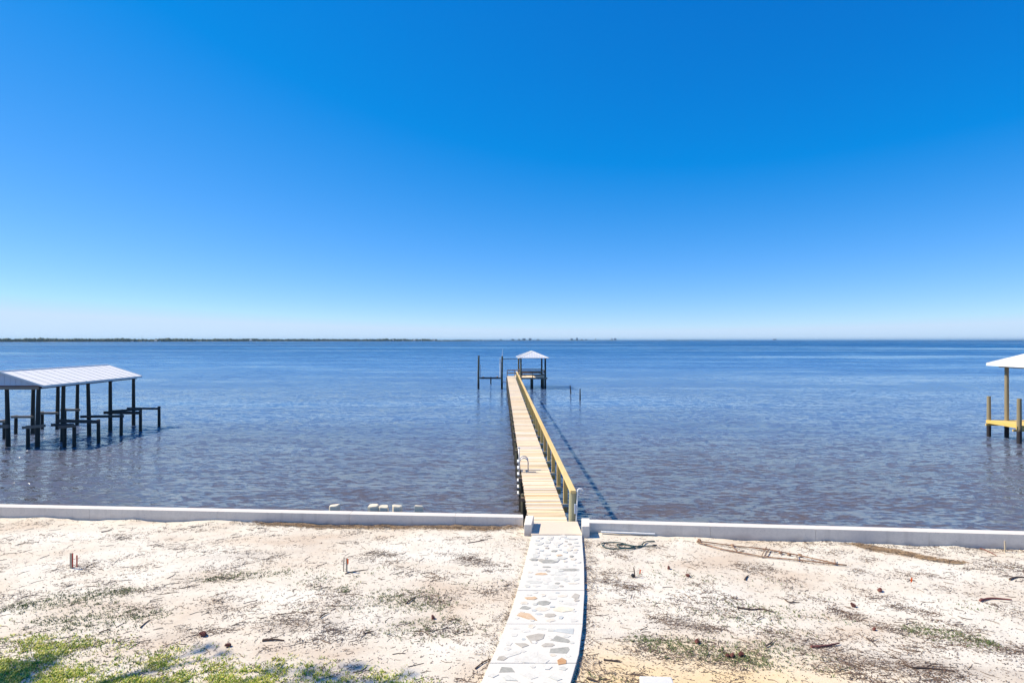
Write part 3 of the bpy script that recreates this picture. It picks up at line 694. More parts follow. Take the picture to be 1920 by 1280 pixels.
stake(gp(144.2, 1060.5), .29, .022, .02, 'thin red stake beside the wide left stake', False, mat='red')
stake(gp(643.6, 1070.8), .33, .022, .02, 'bare thin brown stake in the middle sand', lean=.02)
sk = stake(gp(650, 1072), .335, .034, .03, 'wooden stake tied with orange ribbon in the middle sand')
p = gp(650, 1072); mb = MB()
mb.add([(p.x+.01, p.y-.02, p.z+.33), (p.x+.05, p.y-.03, p.z+.31), (p.x+.055, p.y-.03, p.z+.22), (p.x+.03, p.y-.022, p.z+.17), (p.x+.015, p.y-.02, p.z+.24),
        (p.x+.01, p.y-.012, p.z+.33), (p.x+.05, p.y-.022, p.z+.31), (p.x+.055, p.y-.022, p.z+.22), (p.x+.03, p.y-.014, p.z+.17), (p.x+.015, p.y-.012, p.z+.24)],
       [(0,1,2,3,4), (9,8,7,6,5), (0,5,6,1), (1,6,7,2), (2,7,8,3), (3,8,9,4), (4,9,5,0)]); obj('ribbon', mb, M['orange'], sk)
stake(gp(1192, 1082), .235, .022, .02, 'dark stake leaning beside an orange flag right of the path', lean=-.045, mat='bark')
stake(gp(1885.5, 1035), .30, .03, .025, 'pale stake standing against the right seawall', lean=-.02)
def flag(p, label, h=.19):
    o = thing('marker_flag', p, label, 'flag', 'orange marker flags')
    mb = MB(); mb.tube([(p.x, p.y, p.z - .1), (p.x + .012, p.y, p.z + h)], .003, 5); obj('wire', mb, M['grey_metal'], o)
    mb = MB(); a = .004
    mb.add([(p.x+.012, p.y-a, p.z+h), (p.x+.036, p.y-a-.01, p.z+h-.02), (p.x+.028, p.y-a-.005, p.z+h-.11), (p.x+.0, p.y-a, p.z+h-.12), (p.x+.012, p.y+a, p.z+h), (p.x+.036, p.y+a-.01, p.z+h-.02), (p.x+.028, p.y+a-.005, p.z+h-.11), (p.x+.0, p.y+a, p.z+h-.12)],
           [(0,3,2,1), (4,5,6,7), (0,1,5,4), (1,2,6,5), (2,3,7,6), (3,0,4,7)]); obj('pennant', mb, M['orange'], o)
flag(gp(1198.5, 1081), 'small orange marker flag beside the dark leaning stake'); flag(gp(1707.5, 1098), 'lone small orange marker flag in the right sand', .2)
p = gp(1186.5, 1081); mb = MB()
for k in range(1, 6):
    a = pi * k / 6
    for j in range(8): b = 2*pi*j/8; mb.v.append((p.x + cos(b)*sin(a)*.045, p.y + sin(b)*sin(a)*.045, p.z + .035 - cos(a)*.045))
for i in range(4):
    for j in range(8): mb.f.append((i*8+j, i*8+(j+1) % 8, (i+1)*8+(j+1) % 8, (i+1)*8+j))
mb.f.append(tuple(range(8))[::-1]); mb.f.append(tuple(range(32, 40)))
tag(obj('pipe_cap', mb, M['black'], None, p), 'small round black cap at the foot of the leaning stake', 'cap')

# ------------------------------------------------------------------ hose, white boards, rusty frame, block
def hpts(lst, x0, y0, s, dz=.02):
    out = []
    for x, y in lst:
        p = px(x0 + x / s, y0 + y / s); p.z = sandz(p.x, p.y) + dz; out.append(p)
    return out
def smooth_pts(P, n=6):
    out = []
    for i in range(len(P) - 1):
        p0, p1, p2, p3 = P[max(i-1, 0)], P[i], P[i+1], P[min(i+2, len(P)-1)]
        for k in range(n):
            t = k / n
            out.append(.5 * ((2*p1) + (p2-p0)*t + (2*p0-5*p1+4*p2-p3)*t*t + (3*p1-p0-3*p2+p3)*t*t*t))
    return out + [P[-1]]
hz = thing('garden_hose', px(1175, 1024), 'dark green garden hose loosely coiled on the sand by the right seawall', 'hose')
H = hpts([(430,62),(370,68),(340,85),(330,100),(280,114),(200,122),(100,118),(45,102),(35,82),(60,68),(120,66),(170,74),(230,84),(275,100),(265,112),(210,112),(160,104),(150,88),(180,80),(230,88),(270,102),(320,98),(370,98),(415,100)], 1120, 1000, 4)
for i, q in enumerate(H): q.z += .012 * (i % 3)
mb = MB(); mb.tube(smooth_pts(H), .016, 7); obj('tube', mb, M['hose'], hz, smooth=True)
q = H[-1]; mb = MB(); mb.tube([q, q + Vector((.06, -.01, .01)), q + Vector((.11, -.03, .02))], [.024, .03, .02], 8); obj('nozzle', mb, M['black'], hz)
def lboard(a, b, label, wd=.06, ht=.035):
    P = px(*a); Q = px(*b); P.z = sandz(P.x, P.y) + .045; Q.z = sandz(Q.x, Q.y) + .045
    mb = MB(); mb.beam(P, Q, wd, ht)
    tag(obj('trim_board', mb, M['white'], None, P), label, 'board', 'white boards along the right seawall')
lboard((1127, 1003.5), (1228, 1006), 'white board at the foot of the right seawall, next to the end post')
lboard((1230, 1004.5), (1352, 1009), 'white board at the foot of the right seawall, farther from the end post', .07, .04)
fr = thing('rusty_frame', px(1450, 1035), 'long rusty pole frame with cross bars lying on the sand by the right seawall', 'frame')
A = hpts([(745,70),(1000,95),(1270,122),(1510,170),(1800,238)], 1120, 1000, 4, .05); B = hpts([(745,74),(945,125),(1240,175),(1490,205),(1870,246)], 1120, 1000, 4, .04)
mb = MB(); mb.tube(A, .017, 7); obj('pole', mb, M['rust'], fr); mb = MB(); mb.tube(B, .018, 7); obj('pole', mb, M['rust'], fr)
for pa, pb in (((1268,108),(1232,176)), ((1290,122),(1262,172)), ((1000,92),(1045,142)), ((1495,168),(1500,206)), ((1780,205),(1785,240)), ((760,60),(770,80))):
    a, b = hpts([pa, pb], 1120, 1000, 4, .06); mb = MB(); mb.tube([a, b], .013, 6); obj('cross_bar', mb, M['rust'], fr)
for c in ((1375,150),(1440,160),(1520,165),(1015,92),(765,64)):
    a = hpts([c], 1120, 1000, 4, .05)[0]; mb = MB(); mb.box(a.x-.04, a.x+.04, a.y-.035, a.y+.035, a.z-.03, a.z+.022); obj('bracket', mb, M['rust'], fr, bevel=.015)
P = px(1198.5, 1265.5, .14); mb = MB()
mb.box(P.x, P.x + .52, P.y - .42, P.y, -.05, .14); mb.v = [(v[0] + (v[1] - P.y) * .06, v[1] - (v[0] - P.x) * .05, v[2]) for v in mb.v]
tag(obj('concrete_block', mb, M['block'], None, (P.x, P.y, 0), bevel=.02), 'pale concrete block on yellow sand at the photo foot', 'block')

# ------------------------------------------------------------------ fallen sticks and cones
def stick(pts, r, label, mat='bark', fork=None):
    P = []
    for x, y in pts:
        p = px(x, y); p.z = sandz(p.x, p.y) + r * .8 + R.uniform(0, .012); P.append(p)
    if len(P) == 2: P.insert(1, P[0].lerp(P[1], .5) + Vector((0, R.uniform(-.03, .03), .01)))
    S = smooth_pts(P, 4); n = len(S)
    o = thing('fallen_stick', P[0], label, 'stick', 'fallen sticks on the sand')
    mb = MB(); mb.tube(S, [r * (1.1 - .6 * i / n) for i in range(n)], 6, jit=.15); obj('branch', mb, M[mat], o)
    if fork:
        i, dx, dy = fork; b = S[int(i * n)]
        mb = MB(); mb.tube([b, b + Vector((dx * .5, dy * .5 + .02, .015)), b + Vector((dx, dy, .01))], [r * .7, r * .5, r * .3], 5); obj('twig', mb, M[mat], o)
stick([(1521,1213),(1545,1211),(1574,1206)], .022, 'smooth dark red stick lying on stained sand at lower right', 'redbark')
stick([(1837,1127),(1860,1122),(1897,1123.5)], .022, 'dark red stick curved on the sand near the right photo edge', 'redbark')
stick([(1893,1085),(1906,1081),(1925,1081)], .022, 'dark forked stick on the sand at the right photo edge', 'bark', (.4, -.2, .1))
stick([(1397,1087),(1399,1082),(1403,1078.5)], .022, 'short black curved stick below the rusty frame', 'bark')
stick([(1472,1124),(1480,1129),(1499,1128)], .013, 'bent thin stick on the white sand below the rusty frame', 'bark', (.6, .22, .08))
stick([(1382,1139),(1410,1142),(1430,1141),(1452,1149)], .016, 'long crooked stick with a knob end in the right sand', 'bark', (.5, .18, -.12))
stick([(1694,1241),(1710,1250),(1745,1251),(1790,1257)], .016, 'long thin curving branch on stained sand at lower right', 'bark', (.6, .3, .1))
stick([(1625,1194),(1644,1210)], .012, 'thin straight twig crossing a fork on the right sand', 'bark', (.4, .22, .14))
stick([(1436,1211),(1449,1203)], .016, 'short stick with a stubby end right of the lower cones', 'bark')
stick([(1421,1160),(1434,1157)], .012, 'very short stick above the red cone', 'bark')
stick([(1132,1236),(1150,1238),(1163,1240)], .015, 'short dark twig pile on sand beside the path foot', 'bark', (.5, .15, -.05))
stick([(1101,1271),(1122,1278)], .016, 'short brown stick on yellow sand at the path foot', 'bark')
stick([(762,1129),(778,1118)], .017, 'straight dark stick slanting on the sand left of the path', 'bark')
stick([(600,1159),(616,1150.5)], .015, 'dark slanting stick left of the middle stakes', 'bark')
stick([(877,1017),(895,1014),(915,1011)], .012, 'thin long stick on clean sand below the left end post', 'bark')
stick([(492,1203),(515,1201.5),(533,1202)], .020, 'thick dark stick with knob near the grass edge', 'bark', (.3, .16, .06))
stick([(683,1187),(692,1184),(702,1182.5)], .013, 'forked twig on the sand above the shaded grass', 'bark', (.4, .1, -.09))
stick([(263,1176),(273,1166),(281,1159)], .012, 'thin slanting stick on bare sand at left', 'bark')
stick([(186,1186),(196,1182),(207,1179)], .012, 'pale twig lying just above the left grass', 'bark', (.5, .12, .05))
stick([(190,997),(203,995),(212,991)], .014, 'brown stick on the sand beneath the left seawall', 'bark')
stick([(647,1076),(664,1071.5),(690,1067)], .012, 'long thin green brown stem curving from the ribbon stake', 'bark')
stick([(891,1252),(905,1241),(921,1233)], .013, 'thin curved stick against the left path edge at the foot', 'bark')
stick([(1838,1029),(1858,1036),(1870,1043)], .013, 'thin brown root below the right seawall near the pale stake', 'redbark', (.5, .3, -.1))
stick([(1895,1021),(1904,1027),(1921,1036)], .012, 'black bent wire like twig against the right seawall', 'bark')
def cone(x, y, label, r=.034):
    p = gp(x, y); o = thing('pine_cone', p, label, 'cone', 'fallen pine cones')
    ax = Vector((R.uniform(-1, 1), R.uniform(-1, 1), .25)).normalized(); c = p + Vector((0, 0, r * .75))
    mb = MB(); mb.tube([c - ax * r * 1.25, c - ax * r * .7, c, c + ax * r * .9, c + ax * r * 1.5], [r * .35, r * .8, r * .8, r * .5, r * .1], 8); obj('core', mb, M['redbark'], o)
    mb = MB(); sd = ax.orthogonal().normalized(); s2 = ax.cross(sd)
    for k in range(46):
        t = -1.15 + 2.5 * k / 46; a = k * 2.4; rr_ = r * (.95 - .42 * max(0, t)) * (1 if t > -.9 else .7)
        d = sd * cos(a) + s2 * sin(a); b = c + ax * r * t; tn = ax.cross(d)
        mb.add([b + d*rr_*.6 - tn*r*.2, b + d*rr_*.6 + tn*r*.2, b + d*rr_*1.25 + ax*r*.22 + tn*r*.15, b + d*rr_*1.25 + ax*r*.22 - tn*r*.15, b + d*rr_*1.1 + ax*r*.36], [(0,1,2,3), (3,2,4), (0,3,4), (1,4,2)])
    obj('scales', mb, M['redbark'], o)
cone(1307, 1202, 'lone red brown pine cone on bare sand above the green weeds', .040)
cone(1600, 1134, 'red brown pine cone beside dark twigs in the right sand', .042)
cone(1364, 1227, 'pine cone at left of three on the weedy sand'); cone(1373, 1227, 'pine cone in the middle of three on the weedy sand', .038); cone(1390, 1226, 'pine cone at right of three on the weedy sand', .042)
cone(1290, 1080, 'pine cone on white sand right of the orange flag', .04); cone(381, 1191, 'large brown pine cone on the sand above the shaded grass', .05)
cone(1639, 1179, 'small dark red pine cone above the crossed twigs', .03); cone(428, 1212, 'dark pine cone next to the knobbed stick', .04); cone(812, 1156, 'dark pine cone on the sand midway left of the path', .036)
cone(1650, 1108, 'tan brown pine cone right of the orange sand streaks', .042)
cone(1254, 1066, 'grey pine cone on the sand left of the rusty frame', .035)

# ------------------------------------------------------------------ ground litter (stuff)
def blocked(x, y):
    if y > wall_y(x) - .03: return True
    if y < 16.2 and interp(LP, max(y, 5.6)) - .02 < x < interp(RP, max(y, 5.6)) + .02: return True
    return .3 < x < 2.35 and y > 16.0
def fbm(x, y, s, o=4):
    v = 0; a = 1
    for k in range(o):
        v += a * mnoise.noise(Vector((x * s, y * s, 9.3 * k + s))); a *= .6; s *= 2.1
    return v
lit = MB(); twg = MB(); straw = MB()
def clump(mx, my, x0, x1, s_):
    # a streak of ground around the segment between two surveyed points, s_ wide
    A_, B_ = px(*x0), px(*x1); t_ = R.random(); P_ = A_.lerp(B_, t_); k_ = s_ * (.45 + .55 * sin(pi * t_))
    return P_.x + R.gauss(0, k_ * 1.5) * mx, P_.y + R.gauss(0, k_) * my
LCL = [((1225,1155),(1350,1180),.16,900), ((1180,1215),(1400,1245),.22,1300), ((1430,1180),(1560,1215),.2,700), ((1560,1235),(1800,1265),.3,2000), ((1640,1170),(1920,1225),.17,1100), ((1560,1140),(1610,1160),.1,350), ((1670,1135),(1760,1150),.1,350),
       ((1380,1058),(1450,1066),.12,250), ((870,1045),(925,1058),.14,420), ((520,1160),(640,1185),.25,900), ((690,1035),(740,1040),.12,300), ((300,1020),(520,1040),.22,500), ((760,1110),(840,1125),.2,500), ((1120,1085),(1200,1105),.15,350), ((330,1175),(420,1185),.12,250)]
def add_leaf(mb, x, y, z, L, W, a, tilt):
    dx, dy = cos(a), sin(a); nx_, ny_ = -dy, dx
    h = tilt * L
    mb.add([(x - dx*L/2, y - dy*L/2, z), (x + nx_*W/2, y + ny_*W/2, z + h*.6), (x + dx*L/2, y + dy*L/2, z + h), (x - nx_*W/2, y - ny_*W/2, z + h*.3)], [(0, 3, 2, 1)])
def add_twig(mb, x, y, z, L, r, a, bend):
    dx, dy = cos(a), sin(a)
    pts = [(x - dx*L/2, y - dy*L/2), (x - dy*bend, y + dx*bend), (x + dx*L/2, y + dy*L/2)]
    n0 = len(mb.v)
    for (qx, qy) in pts:
        mb.v += [(qx + dy*r, qy - dx*r, z), (qx, qy, z + 1.7*r), (qx - dy*r, qy + dx*r, z)]
    for i in range(2):
        b = n0 + 3*i
        mb.f += [(b, b+3, b+4, b+1), (b+1, b+4, b+5, b+2)]
def add_blades(mb, x, y, z, n, h, spread):
    for k in range(n):
        a = R.uniform(0, 6.28); ox, oy = R.gauss(0, spread), R.gauss(0, spread)
        q_ = R.uniform(.5, 1.8); lx_, ly_ = cos(a) * h * q_, sin(a) * h * q_; wd = R.uniform(.005, .009); hh = h * R.uniform(.5, 1.1)
        tx, ty = -sin(a) * wd, cos(a) * wd
        mb.add([(x+ox-tx, y+oy-ty, z-.005), (x+ox+tx, y+oy+ty, z-.005), (x+ox+lx_*.5+tx*.7, y+oy+ly_*.5+ty*.7, z+hh*.7), (x+ox+lx_*.5-tx*.7, y+oy+ly_*.5-ty*.7, z+hh*.7), (x+ox+lx_, y+oy+ly_, z+hh)],
               [(0,1,2,3), (3,2,4)])
nl = 0; tries = 0
while nl < 52000 and tries < 800000:
    tries += 1
    y = R.uniform(8.2, 17.8); hwid = .95 * y + 2
    x = R.uniform(-hwid, hwid)
    if blocked(x, y): continue
    rot = .35 if x < 0 else -.30                        # raked streaks
    u, v_ = x * cos(rot) + y * sin(rot), -x * sin(rot) + y * cos(rot)
    d = fbm(u * .7, v_ * 1.1, 1.3, 5)
    pr = .16 + max(0, d) * .9
    pe = 0
    if y < 16.2:
        dl = interp(LP, y) - x; dr = x - interp(RP, y)
        if 0 < dl < .25: pe = .55 * (1 - dl/.25)
        if 0 < dr < .42: pe = .95 * (1 - dr/.42)
    dw = wall_y(x) - y
    if 0 < dw < .22 and (-8.5 < x < .2 or x > 8): pe = max(pe, .8)
    if R.random() > max(min(pr, .9) ** 1.5, pe): continue
    z = sandz(x, y) + .003; a = rot + R.gauss(0, .7); q = R.random()
    if q < .80: add_leaf(lit, x, y, z, R.uniform(.014, .046), R.uniform(.008, .021), a, R.uniform(0, .6))
    elif q < .975: add_twig(twg, x, y, z, R.uniform(.04, .11), R.uniform(.0018, .0036), a, R.uniform(-.015, .015))
    else: add_twig(twg, x, y, z, R.uniform(.12, .3), R.uniform(.003, .006), a, R.uniform(-.04, .04))
    nl += 1
for (a_, b_, s_, n_) in LCL:
    for k in range(n_):
        x, y = clump(1, 1, a_, b_, s_)
        if blocked(x, y): continue
        an = (.3 if x < 0 else -.3) + R.gauss(0, .7); z = sandz(x, y) + .003
        if R.random() < .8: add_leaf(lit, x, y, z, R.uniform(.012, .04), R.uniform(.007, .018), an, R.uniform(0, .6))
        else: add_twig(twg, x, y, z, R.uniform(.05, .16), R.uniform(.002, .004), an, R.uniform(-.02, .02))
# pine-straw drifts along the wall
for k in range(4000):
    t = R.random()
    if k < 2800:
        x = R.choice([R.gauss(-4.4, 1.1), R.gauss(-1.2, .6), R.gauss(-6.5, .6)]); y = wall_y(x) - abs(R.gauss(0, .12)) - .02
    else:
        P = px(1605, 1022).lerp(px(1800, 1056), t); s = .11 * sin(pi * min(1, t ** .7)) + .015
        x = P.x + R.gauss(0, .1); y = P.y + R.gauss(0, s * .6)
    if blocked(x, y): continue
    add_twig(straw, x, y, sandz(x, y) + R.uniform(.003, .035), R.uniform(.08, .2), R.uniform(.003, .005), R.gauss(-.15, .5), R.uniform(-.02, .02))
def mat_litter(name, stops, rough=.9):
    m = NM(name); m.col(m.ramp(m.n('ShaderNodeNewGeometry').outputs['Random Per Island'], stops)).rough(rough); return m.m
M['litter'] = mat_litter('leaf_litter', [(0, (.06,.045,.035)), (.3, (.11,.075,.055)), (.55, (.16,.09,.06)), (.75, (.10,.09,.08)), (.9, (.24,.15,.08)), (1, (.05,.04,.045))])
M['twigs'] = mat_litter('twig_litter', [(0, (.10,.07,.05)), (.4, (.16,.11,.08)), (.7, (.22,.14,.09)), (1, (.09,.065,.06))])
M['straw'] = mat_litter('pine_straw', [(0, (.24,.15,.08)), (.5, (.38,.25,.14)), (1, (.50,.36,.22))])
tag(obj('pine_straw', straw, M['straw']), 'brown pine straw drifted along the foot of the seawalls', 'pine straw', kind='stuff')
tag(obj('leaf_litter', lit, M['litter']), 'scattered dark dead leaves and bark bits over the sand', 'litter', kind='stuff')
tag(obj('twig_litter', twg, M['twigs']), 'scattered brown pine needles and small twigs over the sand', 'litter', kind='stuff')
# grass: thick at lower left, thin elsewhere
gr = MB(); n = 0
def lawn(x, y):
    """how far inside the lawn edge"""
    edge = 10.72 - .175 * (x + 10) + .42 * fbm(x, y, .9, 3)
    return edge - y
for k in range(90000):
    y = R.uniform(7.2, 12.0); x = R.uniform(-.95*y - 2, .2)
    if blocked(x, y) or x > interp(LP, y) - .6: continue
    l = lawn(x, y)
    if l < -.6: continue
    pr = min(1.9, (l + .6) ** 2 * .8)
    pr *= .10 + 1.15 * max(0, .38 + fbm(x * 1.6, y * 2.4, 1.4, 4))
    if R.random() > pr: continue
    add_blades(gr, x, y, sandz(x, y), R.randint(3, 5), R.uniform(.02, .045), .022); n += 1
M['grass'] = NM('lawn_grass'); _g = M['grass']
_c = _g.ramp(_g.n('ShaderNodeNewGeometry').outputs['Random Per Island'], [(0, (.07,.18,.008)), (.3, (.22,.36,.01)), (.5, (.46,.52,.02)), (.72, (.72,.63,.08)), (1, (.78,.66,.30))])
_g.col(_c).rough(.6); M['grass'] = _g.m
tag(obj('lawn_grass', gr, M['grass']), 'patchy yellow green lawn grass at the lower left', 'grass', kind='stuff')
wd = MB()
for k in range(60000):
    y = R.uniform(8.5, 15.5); x = R.uniform(-.95*y - 1, .95*y + 1)
    if blocked(x, y): continue
    rot = .3 if x < 0 else -.28
    u, v_ = x * cos(rot) + y * sin(rot), -x * sin(rot) + y * cos(rot)
    d = fbm(u * .4 + 20, v_ * 1.1, .8, 4)
    near = max(0, min(1, (14.5 - y) / 4))
    if x > 0: near *= .9
    if R.random() > max(0, d - .17) * 1.4 * near: continue
    add_blades(wd, x, y, sandz(x, y), R.randint(2, 4), R.uniform(.015, .04), .018)
for (a_, b_, s_, n_) in [((1200,1195),(1430,1240),.2,900), ((1700,1175),(1860,1205),.16,450), ((20,1140),(250,1105),.22,700), ((380,1085),(540,1070),.2,300), ((700,1120),(830,1135),.2,300), ((640,1100),(650,1110),.06,60), ((60,1165),(300,1150),.25,500)]:
    for k in range(n_):
        x, y = clump(1, 1, a_, b_, s_)
        if not blocked(x, y): add_blades(wd, x, y, sandz(x, y), R.randint(2, 4), R.uniform(.015, .035), .018)
M['weeds'] = mat_litter('sparse_weeds', [(0, (.07,.12,.03)), (.5, (.13,.18,.04)), (.8, (.17,.16,.07)), (1, (.09,.08,.05))], .7)
tag(obj('sparse_weeds', wd, M['weeds']), 'sparse green weeds sprouting in streaks over the sand', 'weeds', kind='stuff')

# ------------------------------------------------------------------ pines standing left of the view: their shade falls on the lawn
M['needles'] = mat_litter('pine_needles', [(0, (.04,.07,.02)), (.5, (.07,.11,.03)), (1, (.10,.13,.05))], .6)
def pine(base, h, label, blobs):
    o = thing('pine_tree', base, label, 'tree', 'pines left of the view')
    b = Vector(base); mb = MB()
    mb.tube([b + Vector((0, 0, -.3)), b + Vector((.05, 0, h*.4)), b + Vector((-.08, .05, h*.75)), b + Vector((0, 0, h))], [.19, .15, .10, .03], 10); 
    tr = obj('trunk', mb, M['bark'], o)
    cr = MB()
    for (dx, dy, dz, r) in blobs:
        c = b + Vector((dx, dy, dz)); lm = MB(); lm.tube([b + Vector((0, 0, dz - .9)), b.lerp(c, .5) + Vector((0, 0, (dz - .9) * .5)) , c], [.06, .04, .015], 6); obj('limb', lm, M['bark'], tr)
        for k in range(int(900 * r * r)):
            d = Vector((R.gauss(0, 1), R.gauss(0, 1), R.gauss(0, .7))); d = d.normalized() * r * R.random() ** .45
            q = c + d; a = R.uniform(0, 6.28); L = R.uniform(.1, .22); wv = Vector((cos(a), sin(a), R.uniform(-.5, .8))).normalized() * L; sd = wv.orthogonal().normalized() * .018
            cr.add([q - sd, q + sd, q + wv + sd * .4, q + wv - sd * .4], [(0, 1, 2, 3)])
    obj('crown', cr, M['needles'], o)
def shade(gx, gy, h):                                       # where a thing of height h stands to shade (gx, gy)
    k = h / sund.z; return Vector((gx + sund.x * k, gy + sund.y * k, h))
def pine_for(spots, base, h, label):
    pine(base, h, label, [tuple((shade(*px(x, y)[:2], hh) - Vector(base))[:]) [:2] + (hh, r) for x, y, hh, r in spots])
pine_for([(30, 1258, 8.5, .42), (85, 1240, 9.2, .28), (385, 1214, 9.6, .22), (418, 1226, 9.0, .13), (10, 1285, 7.6, .4), (290, 1310, 8.4, .5)], (-15.4, 9.9, -.02), 10.4, 'tall pine beside the yard left of the view, nearer the wall')
pine_for([(590, 1258, 10.2, .26), (665, 1249, 10.6, .2), (520, 1254, 9.7, .16), (620, 1278, 9.2, .26), (765, 1260, 11.0, .15), (700, 1300, 10.2, .5)], (-14.2, 8.9, -.02), 11.6, 'tall pine beside the yard left of the view, nearer the house')

# ------------------------------------------------------------------ far shore
TAB = [(-900, 1800), (0, 1950), (300, 2300), (480, 2750), (850, 3300), (960, 5200), (1180, 6300), (1350, 6800)]
def shore(x):
    for (a, da), (b, db) in zip(TAB, TAB[1:]):
        if x <= b: return da + (db - da) * (x - a) / (b - a)
    return TAB[-1][1]
def far_x(x, D): return (x - 960) * D / F
mb = MB(); xs = list(range(-900, 1351, 25)); n = len(xs)
for x in xs:
    D = shore(x); t = min(1, (1350 - x) / 60 + .15)
    for (dd, z) in ((0, WZ - .3), (4, WZ + .5), (40, WZ + 1.2 * t + .2), (900, WZ + 1.4)):
        mb.v.append((far_x(x, D) , D + dd, z))
for i in range(n - 1):
    for j in range(3): mb.f.append((i*4+j, i*4+4+j, i*4+5+j, i*4+1+j))
M['farland'] = mat_plain('far_bank_soil', (.10,.10,.07), .9, .3, .02, bump=0)
tag(obj('far_shore', mb, M['farland']), 'low far shore land across the bay', 'land', kind='structure')
mb = MB(); n = 12
for i in range(n):
    x = 1840 + i * 30; D = 9500
    for (dd, z) in ((0, WZ - 1), (60, WZ + 4 + 5 * min(1, i / 3)), (700, WZ + 3)): mb.v.append((far_x(x, D), D + dd, z))
for i in range(n - 1):
    for j in range(2): mb.f.append((i*3+j, i*3+3+j, i*3+4+j, i*3+1+j))
tag(obj('far_point', mb, M['farland']), 'low far point of land at the right horizon', 'land', kind='structure')
M['farwood'] = mat_litter('far_tree_foliage', [(0, (.035,.055,.025)), (.5, (.055,.075,.03)), (1, (.085,.095,.04))])
ICO = [(0,0,-1),(.72,-.53,-.45),(-.28,-.85,-.45),(-.89,0,-.45),(-.28,.85,-.45),(.72,.53,-.45),(.28,-.85,.45),(-.72,-.53,.45),(-.72,.53,.45),(.28,.85,.45),(.89,0,.45),(0,0,1)]
ICF = [(0,1,2),(1,0,5),(0,2,3),(0,3,4),(0,4,5),(1,5,10),(2,1,6),(3,2,7),(4,3,8),(5,4,9),(1,10,6),(2,6,7),(3,7,8),(4,8,9),(5,9,10),(6,10,11),(7,6,11),(8,7,11),(9,8,11),(10,9,11)]
fw = MB()
def ftree(x, y, h, w_):
    zb = WZ + .8
    fw.add([(x + a * w_ * R.uniform(.7, 1.2), y + b * w_ * R.uniform(.7, 1.2), zb + h * .52 + c * h * .5 * R.uniform(.8, 1.1)) for a, b, c in ICO], ICF)
for k in range(5200):
    x = R.uniform(-880, 905) if k < 4000 else R.uniform(905, 1345)
    D = shore(x) + R.uniform(6, 110)
    h = (10.5 + 2.5 * mnoise.noise(Vector((x * .02, 0, 4))) + 2.2 * mnoise.noise(Vector((x * .11, 2, 4))))
    if 820 < x: h *= .62
    if x > 905: h = (5.2 + 3 * mnoise.noise(Vector((x * .03, 1, 2)))) * (1.0 if x < 1150 else (1.1 if x > 1250 else .5)); h *= min(1, (1350 - x) / 30)
    h *= R.uniform(.72, 1.22)
    if h < 1: continue
    ftree(far_x(x, D), D, h, h * R.uniform(.4, .7))
tag(obj('far_woodland', fw, M['farwood']), 'dark line of woods along the far shore', 'woods', kind='stuff')
# houses, towers, mast and boat across the bay
M['hwall'] = mat_plain('far_white_wall', (.75,.73,.70), .7, .05, .1, bump=0); M['hroof'] = mat_plain('far_grey_roof', (.30,.28,.28), .7, .1, .1, bump=0)
M['twall'] = mat_plain('far_tower_wall', (.42,.44,.48), .7, .1, .02, bump=0); M['glass'] = mat_plain('far_dark_glass', (.08,.10,.13), .2, .1, .1, bump=0)
HP = [(172,.9),(247,1.0),(253,.8),(267,.8),(274,1.1),(291,1.2),(297,.9),(367,.9),(377,.8),(468,1.3),(727,1.0),(735,1.2),(755,.9),(776,1.1),(788,1.2),(813,1.0),(897,.8),(905,.8)]
ORD = ['first','second','third','fourth','fifth','sixth','seventh','eighth','ninth','tenth','eleventh','twelfth','thirteenth','fourteenth','fifteenth','sixteenth','seventeenth','eighteenth']
for i, (x, s) in enumerate(HP):
    D = shore(x) + 14; X = far_x(x, D); s *= D / 2300; wd_, dp, hh = 4.6 * s, 5 * s, 3.0 * s; zb = WZ + 1.0
    o = thing('far_house', (X, D, zb), 'tiny white house among trees on the far shore, %s from the left' % ORD[i], 'house', 'houses on the far shore')
    mb = MB(); mb.box(X-wd_, X+wd_, D, D+dp*2, zb-.8, zb+hh); obj('wall', mb, M['hwall'], o)
    mb = MB(); y0_, y1_ = D-.4, D+dp*2+.4
    mb.add([(X-wd_-.5, y0_, zb+hh), (X+wd_+.5, y0_, zb+hh), (X+wd_+.5, y1_, zb+hh), (X-wd_-.5, y1_, zb+hh), (X-wd_, D+dp, zb+hh+1.8*s), (X+wd_, D+dp, zb+hh+1.8*s)], [(0,1,5,4),(1,2,5),(2,3,4,5),(3,0,4),(3,2,1,0)]); obj('roof', mb, M['hroof'], o)
    for wx in (-.6, 0, .6):
        mb = MB(); mb.box(X + wx*wd_ - .5, X + wx*wd_ + .5, D - .06, D + .02, zb + hh*.35, zb + hh*.75); obj('window', mb, M['glass'], o)
TW = [(939,3.2,2.2),(961.5,4.5,2.6),(973.5,3,2.6),(982.5,6,3.6),(994,5,3.9),(1009,4,2.2),(1072,4.5,3.6),(1082,3.6,4.6),(1091,3,2.2),(1099,4,2.0),(1147.5,2.2,4.0),(1153.5,4.5,3.9),(1117,1,4.2)]
